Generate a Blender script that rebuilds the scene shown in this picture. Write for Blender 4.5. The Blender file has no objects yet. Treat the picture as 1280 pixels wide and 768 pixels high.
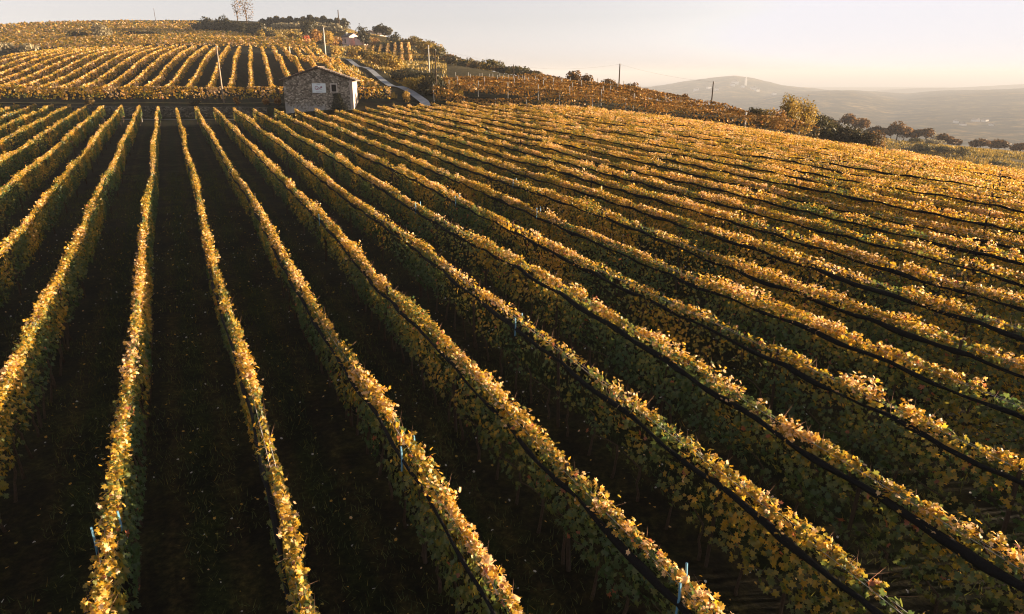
import bpy, math
import numpy as np

# ------------------------------------------------------------------ camera, sky, sun, exposure
R = math.radians
PW, PH, F = 1280.0, 768.0, 850.0            # photo size and focal length in photo pixels
PITCH = R(18.78)
CAM_Z = 8.6
sc = bpy.context.scene
COL = sc.collection
cd = bpy.data.cameras.new('camera')
cam = bpy.data.objects.new('camera', cd)
COL.objects.link(cam)
cam.location = (0, 0, CAM_Z)
cam.rotation_euler = (math.pi / 2 - PITCH, 0, 0)
cd.sensor_fit = 'HORIZONTAL'
cd.sensor_width = 36
cd.lens = 36 * F / PW
cd.clip_start = 0.1
cd.clip_end = 30000
sc.camera = cam

SUN_AZ, SUN_EL = R(80), R(4.8)              # azimuth clockwise from +Y
world = bpy.data.worlds.new("World")
sc.world = world
world.use_nodes = True
wn = world.node_tree.nodes
wl = world.node_tree.links
wn.clear()
sky = wn.new('ShaderNodeTexSky')
sky.sky_type = 'NISHITA'
sky.sun_disc = False
sky.sun_elevation = SUN_EL
sky.sun_rotation = SUN_AZ
sky.altitude = 200
sky.air_density = 1.0
sky.dust_density = 1.2
sky.ozone_density = 1.0
hs = wn.new('ShaderNodeHueSaturation')
hs.inputs['Saturation'].default_value = 0.14
tint = wn.new('ShaderNodeMix')
tint.data_type = 'RGBA'
tint.blend_type = 'MULTIPLY'
tint.inputs['Factor'].default_value = 1
tint.inputs['B'].default_value = (0.97, 0.96, 1.03, 1)
bg = wn.new('ShaderNodeBackground')
bg.inputs['Strength'].default_value = 0.063
wo = wn.new('ShaderNodeOutputWorld')
cap = wn.new('ShaderNodeMix')               # thick haze evens out the glare round the sun
cap.data_type = 'RGBA'
cap.blend_type = 'DARKEN'
cap.inputs['Factor'].default_value = 1
cap.inputs['B'].default_value = (2.9, 2.9, 2.9, 1)
wl.new(sky.outputs[0], hs.inputs['Color'])
wl.new(hs.outputs[0], cap.inputs['A'])
wl.new(cap.outputs['Result'], tint.inputs['A'])
wl.new(tint.outputs['Result'], bg.inputs['Color'])
wl.new(bg.outputs[0], wo.inputs['Surface'])

sd = bpy.data.lights.new('sun', 'SUN')
sun = bpy.data.objects.new('sun', sd)
COL.objects.link(sun)
sd.energy = 5.0
sd.angle = R(0.5)
sd.color = (1.0, 0.77, 0.50)
sun.rotation_euler = (math.pi / 2 - SUN_EL, 0, -SUN_AZ + math.pi)

sc.view_settings.view_transform = 'Standard'
sc.view_settings.look = 'None'
sc.view_settings.exposure = 2.34
sc.view_settings.gamma = 1
sc.view_settings.use_curve_mapping = False
cy = sc.cycles
cy.max_bounces = 5
cy.diffuse_bounces = 3
cy.glossy_bounces = 1
cy.transmission_bounces = 3
cy.transparent_max_bounces = 4
cy.volume_bounces = 0
cy.caustics_reflective = False
cy.caustics_refractive = False
cy.sample_clamp_indirect = 4.0
cy.use_denoising = True
cy.filter_width = 1.1
cy.use_adaptive_sampling = False

# ------------------------------------------------------------------ projection helpers (used to measure places)
CP, SP = math.cos(PITCH), math.sin(PITCH)


def at(px, py, Z):
    """world point seen at photo pixel px,py at depth Z along the optical axis"""
    X = (px - 640) / F * Z
    V = -(py - 384) / F * Z
    return np.array([X, Z * CP + V * SP, CAM_Z - Z * SP + V * CP])


def proj(x, y, z):
    z = z - CAM_Z
    Z = y * CP - z * SP
    U = y * SP + z * CP
    Zs = np.where(np.abs(Z) < 1e-3, 1e-3, Z)
    return 640 + F * x / Zs, 384 - F * U / Zs, Z


# ------------------------------------------------------------------ noise
def hash01(i, j, seed):
    h = (i.astype(np.int64) * 374761393 + j.astype(np.int64) * 668265263 + seed * 1442695041) & 0xFFFFFFFF
    h = ((h ^ (h >> 13)) * 1274126177) & 0xFFFFFFFF
    h = ((h ^ (h >> 16)) * 2246822519) & 0xFFFFFFFF
    return ((h ^ (h >> 15)) & 0xFFFFFF) / float(0xFFFFFF)


def vnoise(x, y, seed=0):
    x = np.asarray(x, float)
    y = np.asarray(y, float) + np.zeros_like(x)
    i, j = np.floor(x), np.floor(y)
    fx, fy = x - i, y - j
    fx = fx * fx * (3 - 2 * fx)
    fy = fy * fy * (3 - 2 * fy)
    a, b = hash01(i, j, seed), hash01(i + 1, j, seed)
    c, d = hash01(i, j + 1, seed), hash01(i + 1, j + 1, seed)
    return (a * (1 - fx) + b * fx) * (1 - fy) + (c * (1 - fx) + d * fx) * fy


def fbm(x, y, seed=0, o=4):
    s, a, n = 0, 1.0, 0
    for k in range(o):
        s = s + a * vnoise(x * 2 ** k, y * 2 ** k, seed + 17 * k)
        n += a
        a *= 0.5
    return s / n


def smooth(a, b, x):
    t = np.clip((x - a) / (b - a), 0, 1)
    return t * t * (3 - 2 * t)


# ------------------------------------------------------------------ terrain
A = R(25.7)                                   # heading of the vine rows, left of the view
NU = np.array([math.cos(A), math.sin(A)])     # across the rows (right)
DV = np.array([-math.sin(A), math.cos(A)])    # along the rows (uphill)
ROW_TOP = 2.1


def field_z(x, y):
    u = x * NU[0] + y * NU[1]
    v = x * DV[0] + y * DV[1]
    uu = np.maximum(0, u - (42 + 0.15 * (v - 60)))
    drop = np.where(uu < 45, 0.0042 * uu ** 2, 0.0042 * 2025 + 0.378 * (uu - 45))
    return 0.025 * y - drop


def on_field(px, py, h):
    Zs = np.linspace(4, 140, 4000)
    X = (px - 640) / F * Zs
    V = -(py - 384) / F * Zs
    x, y, z = X, Zs * CP + V * SP, CAM_Z - Zs * SP + V * CP
    d = z - h - field_z(x, y)
    i = int(np.argmax(d < 0)) or len(Zs) - 1
    return np.array([x[i], y[i], z[i]])


# far ends of the rows as seen in the photograph (tops)
END_PX = [(-140, 130), (0, 130), (100, 131), (220, 134), (260, 135), (310, 136), (350, 137.5), (420, 138),
          (452, 137), (466, 133.5), (500, 132), (535, 129), (590, 128), (640, 129), (690, 131)]
END_W = np.array([on_field(a, b, ROW_TOP)[:2] for a, b in END_PX])


def y_end(x):
    return np.where(x > END_W[-1, 0], END_W[-1, 1] - 0.45 * (x - END_W[-1, 0]), np.interp(x, END_W[:, 0], END_W[:, 1]))


CTRL = [(-300, 130, 105), (-100, 130, 105), (50, 130, 105), (200, 130, 105), (330, 130, 105), (450, 131, 106), (495, 131, 106),
        (-100, 127.5, 109), (100, 127.5, 109), (300, 127.5, 109), (450, 127, 109),
        (-150, 108, 130), (50, 108, 130), (240, 108, 130), (400, 106, 130),
        (-100, 84, 160), (100, 82, 160), (255, 82, 160), (400, 83, 160),
        (-100, 70, 215), (100, 67, 215), (300, 66, 215), (390, 69, 210),
        (0, 57, 265), (150, 53, 260), (300, 53, 260), (395, 55, 258),
        (0, 45, 330), (150, 42, 330), (280, 43, 330), (0, 35, 420), (80, 28, 420), (150, 26, 420), (250, 27, 410), (-150, 42, 420),
        (0, 50, 520), (150, 46, 520), (300, 52, 520), (340, 31, 400), (440, 37, 400), (440, 62, 500), (540, 110, 420),
        (390, 43, 330), (362, 38, 370), (438, 54, 330), (465, 58, 315), (420, 61.5, 290),
        (470, 78, 232), (530, 79, 228), (470, 69, 260), (500, 69, 258), (530, 70, 256), (445, 73, 240), (445, 62.5, 280), (425, 66, 255), (482, 62, 290), (528, 62, 285), (500, 50, 345), (542, 66, 280), (565, 76, 250),
        (560, 120, 380), (600, 130, 300),
        (531, 131, 105), (490, 109.5, 135), (447, 84, 190), (425, 73, 225), (515, 109, 130), (500, 97, 160), (545, 127.5, 106),
        (562, 107, 130), (602, 97, 165), (570, 83, 210), (620, 90, 200), (660, 98, 180),
        (640, 131, 105), (720, 135, 103), (800, 143, 102), (880, 154, 100), (980, 171, 95),
        (700, 116, 135), (700, 107, 165), (800, 127, 122), (790, 122, 142), (880, 145, 112), (905, 147, 120), (960, 164, 104), (985, 170, 106),
        (640, 130, 260), (700, 145, 260), (800, 175, 230), (900, 195, 210), (1000, 205, 180),
        (1005, 176, 112), (1045, 184, 120), (1105, 194, 125),
        (1130, 217, 185), (1200, 226, 190), (1290, 242, 190), (1060, 168, 330), (1100, 178, 330), (1150, 182, 330), (1200, 188, 330),
        (1250, 193, 330), (1300, 198, 330), (1420, 206, 330), (1060, 215, 420), (1200, 235, 420), (1350, 245, 420)]
cp = [tuple(at(*c)) for c in CTRL]
cp += [(420, 100, -75), (420, -60, -70), (300, 0, -45), (150, 0, -16), (150, -60, -16), (300, 560, -125), (0, 620, -70), (420, 480, -110),
       (-420, 0, 6), (-420, 200, 14), (-420, 400, 32), (-420, 620, 10), (-200, 0, 2), (-200, 100, 4.6), (-150, -60, -1.5)]
for u_, v_ in ((75, 70), (75, 40), (75, 10), (75, -20), (80, 95)):
    q = u_ * NU + v_ * DV
    cp.append((q[0], q[1], float(field_z(q[0], q[1]))))
cp = np.array(cp)


def tps_fit(P, lam=3.0):
    n = len(P)
    d2 = ((P[:, None, :2] - P[None, :, :2]) ** 2).sum(2) / 1e4
    K = np.where(d2 > 0, d2 * np.log(d2 + 1e-12), 0) * 0.5
    K[np.diag_indices(n)] += lam * 1e-4
    Q = np.c_[np.ones(n), P[:, :2] / 100]
    M = np.block([[K, Q], [Q.T, np.zeros((3, 3))]])
    return np.linalg.solve(M, np.r_[P[:, 2], 0, 0, 0])


TW = tps_fit(cp)


def upper_z(x, y):
    x = np.asarray(x, float)
    sh = x.shape
    x, y = x.ravel(), np.asarray(y, float).ravel() + np.zeros(x.size)
    out = np.zeros(x.size)
    for s in range(0, x.size, 40000):
        e = slice(s, s + 40000)
        d2 = ((x[e, None] - cp[None, :, 0]) ** 2 + (y[e, None] - cp[None, :, 1]) ** 2) / 1e4
        K = np.where(d2 > 0, d2 * np.log(d2 + 1e-12), 0) * 0.5
        out[e] = K @ TW[:-3] + TW[-3] + TW[-2] * x[e] / 100 + TW[-1] * y[e] / 100
    return out.reshape(sh)


TERR_Y = 103.9                                 # the terrace edge left of the barn


def field_w(x, y):
    u = x * NU[0] + y * NU[1]
    wl_ = 1 - smooth(TERR_Y, TERR_Y + 1.0, y)              # sharp terrace on the left
    wr_ = 1 - smooth(y_end(x) + 1.5, y_end(x) + 6, y)
    t = smooth(-16, -10, x)
    w = wl_ * (1 - t) + wr_ * t
    return w * (1 - smooth(72, 88, u))


def ground_z(x, y):
    x = np.asarray(x, float)
    y = np.asarray(y, float) + np.zeros_like(x)
    w = field_w(x, y)
    up = np.clip(upper_z(x, y), -170, 80)
    return w * field_z(x, y) + (1 - w) * up


def gz(x, y):
    return float(ground_z(np.array([x]), np.array([y]))[0])


def on_ground(px, Z, py=None):
    """ground point under photo column px at about depth Z"""
    p = at(px, py if py else 100, Z)
    return np.array([p[0], p[1], gz(p[0], p[1])])


# ------------------------------------------------------------------ object helpers
def tag(o, label=None, cat=None, group=None, kind=None):
    if label:
        o['label'] = label
    if cat:
        o['category'] = cat
    if group:
        o['group'] = group
    if kind:
        o['kind'] = kind
    return o


def link(name, me, parent=None):
    o = bpy.data.objects.new(name, me)
    COL.objects.link(o)
    if parent is not None:
        o.parent = parent
    return o


def empty(name, loc=(0, 0, 0), rz=0, **kw):
    o = bpy.data.objects.new(name, None)
    COL.objects.link(o)
    o.location = loc
    o.rotation_euler = (0, 0, rz)
    o.empty_display_size = 0.3
    return tag(o, **kw)


def mesh_np(name, V, faces, mat, color=None, smooth_=False):
    """faces: (n,k) int array, or a list of such arrays"""
    me = bpy.data.meshes.new(name)
    V = np.ascontiguousarray(V, np.float32)
    if not isinstance(faces, list):
        faces = [faces]
    faces = [f for f in faces if len(f)]
    me.vertices.add(len(V))
    me.vertices.foreach_set('co', V.ravel())
    nl = sum(f.size for f in faces)
    npoly = sum(len(f) for f in faces)
    me.loops.add(nl)
    me.polygons.add(npoly)
    me.loops.foreach_set('vertex_index', np.concatenate([f.ravel() for f in faces]).astype(np.int32))
    tot = np.concatenate([np.full(len(f), f.shape[1]) for f in faces])
    st = np.r_[0, np.cumsum(tot)[:-1]]
    me.polygons.foreach_set('loop_start', st.astype(np.int32))
    if smooth_:
        me.polygons.foreach_set('use_smooth', np.ones(npoly, bool))
    me.update(calc_edges=True)
    if color is not None:
        at_ = me.color_attributes.new('leaf_color', 'FLOAT_COLOR', 'POINT')
        c4 = np.ones((len(V), 4), np.float32)
        c4[:, :3] = color
        at_.data.foreach_set('color', c4.ravel())
    if mat:
        me.materials.append(mat)
    return me


class MB:
    """collects boxes, tubes and prisms into one mesh"""

    def __init__(s):
        s.v, s.f, s.n = [], [], 0

    def add(s, V, Fs):
        V = np.asarray(V, float)
        s.v.append(V)
        s.f += [[i + s.n for i in f] for f in Fs]
        s.n += len(V)
        return s

    def box(s, c, d, rz=0):
        x, y, z = np.array(d) / 2
        V = np.array([(i * x, j * y, k * z) for k in (-1, 1) for j in (-1, 1) for i in (-1, 1)])
        cr, sr = math.cos(rz), math.sin(rz)
        V = np.c_[V[:, 0] * cr - V[:, 1] * sr, V[:, 0] * sr + V[:, 1] * cr, V[:, 2]] + np.array(c)
        return s.add(V, [(0, 2, 3, 1), (4, 5, 7, 6), (0, 1, 5, 4), (2, 6, 7, 3), (0, 4, 6, 2), (1, 3, 7, 5)])

    def tube(s, pts, rad, n=6, cap=True):
        pts = np.asarray(pts, float)
        rad = np.broadcast_to(np.asarray(rad, float), (len(pts),))
        V, Fs = [], []
        for i, p in enumerate(pts):
            t = pts[min(i + 1, len(pts) - 1)] - pts[max(i - 1, 0)]
            t = t / (np.linalg.norm(t) + 1e-9)
            a = np.cross(t, (0, 0, 1)) if abs(t[2]) < 0.9 else np.cross(t, (1, 0, 0))
            a /= np.linalg.norm(a)
            b = np.cross(t, a)
            for k in range(n):
                g = 2 * math.pi * k / n
                V.append(p + rad[i] * (math.cos(g) * a + math.sin(g) * b))
        for i in range(len(pts) - 1):
            for k in range(n):
                Fs.append((i * n + k, i * n + (k + 1) % n, (i + 1) * n + (k + 1) % n, (i + 1) * n + k))
        if cap:
            Fs.append(tuple(range(n))[::-1])
            Fs.append(tuple((len(pts) - 1) * n + k for k in range(n)))
        return s.add(V, Fs)

    def prism(s, poly, y0, y1):
        """polygon in x,z (counter-clockwise seen from -y) extruded along y"""
        n = len(poly)
        V = [(x, y0, z) for x, z in poly] + [(x, y1, z) for x, z in poly]
        Fs = [tuple(range(n)), tuple(range(2 * n - 1, n - 1, -1))]
        for i in range(n):
            j = (i + 1) % n
            Fs.append((i, i + n, j + n, j))
        return s.add(V, Fs)

    def mesh(s, name, mat, smooth_=False):
        me = bpy.data.meshes.new(name)
        me.from_pydata(np.concatenate(s.v).tolist(), [], [list(map(int, f)) for f in s.f])
        if smooth_:
            me.polygons.foreach_set('use_smooth', np.ones(len(me.polygons), bool))
        me.update()
        if mat:
            me.materials.append(mat)
        return me

    def build(s, name, mat, parent=None, smooth_=False):
        return link(name, s.mesh(name, mat, smooth_), parent)


# ------------------------------------------------------------------ materials
def new_mat(name):
    m = bpy.data.materials.new(name)
    m.use_nodes = True
    nt = m.node_tree
    nt.nodes.clear()
    out = nt.nodes.new('ShaderNodeOutputMaterial')
    return m, nt, out


def N(nt, t, **kw):
    n = nt.nodes.new(t)
    for k, v in kw.items():
        if k in n.inputs:
            n.inputs[k].default_value = v
        else:
            setattr(n, k, v)
    return n


def ramp(nt, src, stops):
    r = nt.nodes.new('ShaderNodeValToRGB')
    el = r.color_ramp.elements
    while len(el) < len(stops):
        el.new(0.5)
    for e, (p, c) in zip(el, stops):
        e.position = p
        e.color = (*c, 1)
    nt.links.new(src, r.inputs[0])
    return r


def leaf_material(name='vine_leaf', trans=0.48, gloss=0.03):
    m, nt, out = new_mat(name)
    a = N(nt, 'ShaderNodeAttribute', attribute_name='leaf_color')
    d = N(nt, 'ShaderNodeBsdfDiffuse')
    t = N(nt, 'ShaderNodeBsdfTranslucent')
    g = N(nt, 'ShaderNodeBsdfGlossy', Roughness=0.5)
    g.inputs['Color'].default_value = (1, 1, 1, 1)
    mx = N(nt, 'ShaderNodeMixShader')
    mx.inputs[0].default_value = trans
    m2 = N(nt, 'ShaderNodeMixShader')
    m2.inputs[0].default_value = gloss
    gm = N(nt, 'ShaderNodeGamma', Gamma=0.9)
    L = nt.links.new
    L(a.outputs['Color'], d.inputs['Color'])
    L(a.outputs['Color'], gm.inputs['Color'])
    L(gm.outputs[0], t.inputs['Color'])
    L(d.outputs[0], mx.inputs[1])
    L(t.outputs[0], mx.inputs[2])
    L(mx.outputs[0], m2.inputs[1])
    L(g.outputs[0], m2.inputs[2])
    L(m2.outputs[0], out.inputs[0])
    return m


def noise_mat(name, stops, scale=4, detail=6, rough=0.9, bump=0.0, bscale=None, spec=0.2, coord='Object', stretch=None, second=None):
    m, nt, out = new_mat(name)
    L = nt.links.new
    tc = N(nt, 'ShaderNodeTexCoord')
    vec = tc.outputs[coord]
    if stretch:
        mp = N(nt, 'ShaderNodeMapping')
        mp.inputs['Scale'].default_value = stretch
        L(vec, mp.inputs['Vector'])
        vec = mp.outputs[0]
    n = N(nt, 'ShaderNodeTexNoise', Scale=scale, Detail=detail, Roughness=0.62)
    L(vec, n.inputs['Vector'])
    src = n.outputs['Fac']
    r = ramp(nt, src, stops)
    col = r.outputs[0]
    if second:
        n2 = N(nt, 'ShaderNodeTexNoise', Scale=second[0], Detail=4, Roughness=0.6)
        L(vec, n2.inputs['Vector'])
        r2 = ramp(nt, n2.outputs['Fac'], second[1])
        mx = N(nt, 'ShaderNodeMix', data_type='RGBA', blend_type='MULTIPLY')
        mx.inputs['Factor'].default_value = 1
        L(col, mx.inputs['A'])
        L(r2.outputs[0], mx.inputs['B'])
        col = mx.outputs['Result']
    b = N(nt, 'ShaderNodeBsdfPrincipled', Roughness=rough)
    b.inputs['Specular IOR Level'].default_value = spec
    L(col, b.inputs['Base Color'])
    if bump:
        nb = N(nt, 'ShaderNodeTexNoise', Scale=bscale or scale * 3, Detail=6, Roughness=0.65)
        L(vec, nb.inputs['Vector'])
        bp = N(nt, 'ShaderNodeBump', Strength=bump, Distance=0.1)
        L(nb.outputs['Fac'], bp.inputs['Height'])
        L(bp.outputs[0], b.inputs['Normal'])
    L(b.outputs[0], out.inputs[0])
    return m


M = {}
M['leaf'] = leaf_material()
M['dry_leaf'] = leaf_material('dry_leaf', 0.16, 0.03)
M['scrub'] = leaf_material('scrub_leaf', 0.38, 0.02)
M['net'] = noise_mat('black_net', [(0.3, (0.006, 0.006, 0.007)), (0.7, (0.018, 0.017, 0.018))], 30, rough=0.8, bump=0.6, spec=0.1)
M['wood_dark'] = noise_mat('weathered_post', [(0.3, (0.03, 0.02, 0.014)), (0.7, (0.09, 0.06, 0.04))], 8, bump=0.4, stretch=(8, 8, 1))
M['wood_pale'] = noise_mat('pale_wood', [(0.3, (0.22, 0.16, 0.11)), (0.7, (0.42, 0.33, 0.25))], 6, bump=0.3, stretch=(6, 6, 0.6))
M['concrete'] = noise_mat('concrete', [(0.3, (0.38, 0.36, 0.33)), (0.7, (0.58, 0.55, 0.5))], 6, bump=0.2)
M['bark'] = noise_mat('vine_bark', [(0.3, (0.035, 0.022, 0.014)), (0.7, (0.13, 0.085, 0.055))], 20, bump=0.6, stretch=(4, 4, 1))
M['cane'] = noise_mat('cane', [(0.3, (0.28, 0.13, 0.08)), (0.7, (0.5, 0.3, 0.2))], 14)
M['wire'] = noise_mat('wire', [(0.3, (0.25, 0.24, 0.23)), (0.7, (0.4, 0.38, 0.36))], 9, rough=0.45, spec=0.5)
M['blue'] = noise_mat('blue_tape', [(0.3, (0.07, 0.19, 0.30)), (0.7, (0.14, 0.30, 0.42))], 9, rough=0.5, spec=0.4)
M['road'] = noise_mat('worn_asphalt', [(0.3, (0.20, 0.21, 0.24)), (0.7, (0.32, 0.33, 0.36))], 0.8, bump=0.1)
M['path'] = noise_mat('pale_gravel', [(0.35, (0.05, 0.045, 0.035)), (0.55, (0.22, 0.20, 0.17)), (0.75, (0.42, 0.40, 0.37))], 0.5)
M['grass'] = leaf_material('grass_blade', 0.3, 0.02)


def terrain_material():
    m, nt, out = new_mat('ground')
    L = nt.links.new
    tc = N(nt, 'ShaderNodeTexCoord')
    n1 = N(nt, 'ShaderNodeTexNoise', Scale=0.9, Detail=8, Roughness=0.7)
    n2 = N(nt, 'ShaderNodeTexNoise', Scale=0.06, Detail=6, Roughness=0.65)
    L(tc.outputs['Object'], n1.inputs['Vector'])
    L(tc.outputs['Object'], n2.inputs['Vector'])
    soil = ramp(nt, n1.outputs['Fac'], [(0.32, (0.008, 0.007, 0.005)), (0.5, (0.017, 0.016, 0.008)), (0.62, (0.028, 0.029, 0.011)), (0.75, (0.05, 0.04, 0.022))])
    dry = ramp(nt, n1.outputs['Fac'], [(0.3, (0.05, 0.045, 0.015)), (0.5, (0.16, 0.115, 0.035)), (0.7, (0.34, 0.23, 0.09))])
    # each alley between two rows: bare soil under the vines, two wheel tracks, grass in the middle
    dt = N(nt, 'ShaderNodeVectorMath', operation='DOT_PRODUCT')
    dt.inputs[1].default_value = (NU[0] / 2.298, NU[1] / 2.298, 0)
    wob = N(nt, 'ShaderNodeTexNoise', Scale=0.5, Detail=3)
    L(tc.outputs['Object'], dt.inputs[0])
    L(tc.outputs['Object'], wob.inputs['Vector'])
    m1 = N(nt, 'ShaderNodeMath', operation='MULTIPLY_ADD')
    m1.inputs[1].default_value = 0.22
    m1.inputs[2].default_value = -0.273 - 0.11 + 20.0
    L(wob.outputs['Fac'], m1.inputs[0])
    m2 = N(nt, 'ShaderNodeMath', operation='ADD')
    L(m1.outputs[0], m2.inputs[0])
    L(dt.outputs['Value'], m2.inputs[1])
    m3 = N(nt, 'ShaderNodeMath', operation='FRACT')
    L(m2.outputs[0], m3.inputs[0])
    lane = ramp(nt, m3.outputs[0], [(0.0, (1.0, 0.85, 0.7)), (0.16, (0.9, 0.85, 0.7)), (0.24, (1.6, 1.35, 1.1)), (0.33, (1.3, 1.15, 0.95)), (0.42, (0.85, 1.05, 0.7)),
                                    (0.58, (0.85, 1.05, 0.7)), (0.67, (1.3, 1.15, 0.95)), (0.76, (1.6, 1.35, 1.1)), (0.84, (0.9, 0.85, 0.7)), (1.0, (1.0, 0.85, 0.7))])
    n4 = N(nt, 'ShaderNodeTexNoise', Scale=7.0, Detail=5, Roughness=0.75)
    L(tc.outputs['Object'], n4.inputs['Vector'])
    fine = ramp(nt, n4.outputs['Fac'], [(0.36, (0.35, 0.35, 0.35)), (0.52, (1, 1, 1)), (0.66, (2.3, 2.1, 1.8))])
    sl = N(nt, 'ShaderNodeMix', data_type='RGBA', blend_type='MULTIPLY')
    sl.inputs['Factor'].default_value = 1
    L(soil.outputs[0], sl.inputs['A'])
    L(lane.outputs[0], sl.inputs['B'])
    sl2 = N(nt, 'ShaderNodeMix', data_type='RGBA', blend_type='MULTIPLY')
    sl2.inputs['Factor'].default_value = 1
    L(sl.outputs['Result'], sl2.inputs['A'])
    L(fine.outputs[0], sl2.inputs['B'])
    at_ = N(nt, 'ShaderNodeAttribute', attribute_name='leaf_color')
    mx = N(nt, 'ShaderNodeMix', data_type='RGBA')
    L(at_.outputs['Fac'], mx.inputs['Factor'])
    L(sl2.outputs['Result'], mx.inputs['A'])
    L(dry.outputs[0], mx.inputs['B'])
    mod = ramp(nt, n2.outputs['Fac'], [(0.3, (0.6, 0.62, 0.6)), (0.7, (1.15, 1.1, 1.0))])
    mm = N(nt, 'ShaderNodeMix', data_type='RGBA', blend_type='MULTIPLY')
    mm.inputs['Factor'].default_value = 1
    L(mx.outputs['Result'], mm.inputs['A'])
    L(mod.outputs[0], mm.inputs['B'])
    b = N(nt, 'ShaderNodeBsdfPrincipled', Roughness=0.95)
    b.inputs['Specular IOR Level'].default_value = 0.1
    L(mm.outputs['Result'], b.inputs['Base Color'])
    bp = N(nt, 'ShaderNodeBump', Strength=0.7, Distance=0.15)
    L(n1.outputs['Fac'], bp.inputs['Height'])
    L(bp.outputs[0], b.inputs['Normal'])
    L(b.outputs[0], out.inputs[0])
    return m


M['ground'] = terrain_material()


def hill_material():
    m, nt, out = new_mat('wooded_hillside')
    L = nt.links.new
    tc = N(nt, 'ShaderNodeTexCoord')
    n1 = N(nt, 'ShaderNodeTexNoise', Scale=0.014, Detail=9, Roughness=0.72)
    v = N(nt, 'ShaderNodeTexVoronoi', Scale=0.0035)
    n3 = N(nt, 'ShaderNodeTexNoise', Scale=0.0022, Detail=5, Roughness=0.6)
    for n in (n1, v, n3):
        L(tc.outputs['Object'], n.inputs['Vector'])
    a = ramp(nt, n1.outputs['Fac'], [(0.38, (0.012, 0.016, 0.008)), (0.5, (0.05, 0.045, 0.02)), (0.58, (0.15, 0.11, 0.05)), (0.68, (0.30, 0.23, 0.12))])
    f = ramp(nt, v.outputs['Color'], [(0.2, (0.55, 0.6, 0.5)), (0.8, (1.5, 1.3, 1.0))])
    g = ramp(nt, n3.outputs['Fac'], [(0.35, (0.55, 0.6, 0.55)), (0.65, (1.3, 1.2, 1.05))])
    x1 = N(nt, 'ShaderNodeMix', data_type='RGBA', blend_type='MULTIPLY')
    x1.inputs['Factor'].default_value = 0.8
    L(a.outputs[0], x1.inputs['A'])
    L(f.outputs[0], x1.inputs['B'])
    x2 = N(nt, 'ShaderNodeMix', data_type='RGBA', blend_type='MULTIPLY')
    x2.inputs['Factor'].default_value = 1
    L(x1.outputs['Result'], x2.inputs['A'])
    L(g.outputs[0], x2.inputs['B'])
    b = N(nt, 'ShaderNodeBsdfDiffuse')
    bp = N(nt, 'ShaderNodeBump', Strength=1.0, Distance=12)
    L(n1.outputs['Fac'], bp.inputs['Height'])
    L(bp.outputs[0], b.inputs['Normal'])
    L(x2.outputs['Result'], b.inputs['Color'])
    L(b.outputs[0], out.inputs[0])
    return m


M['hill'] = hill_material()


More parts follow.
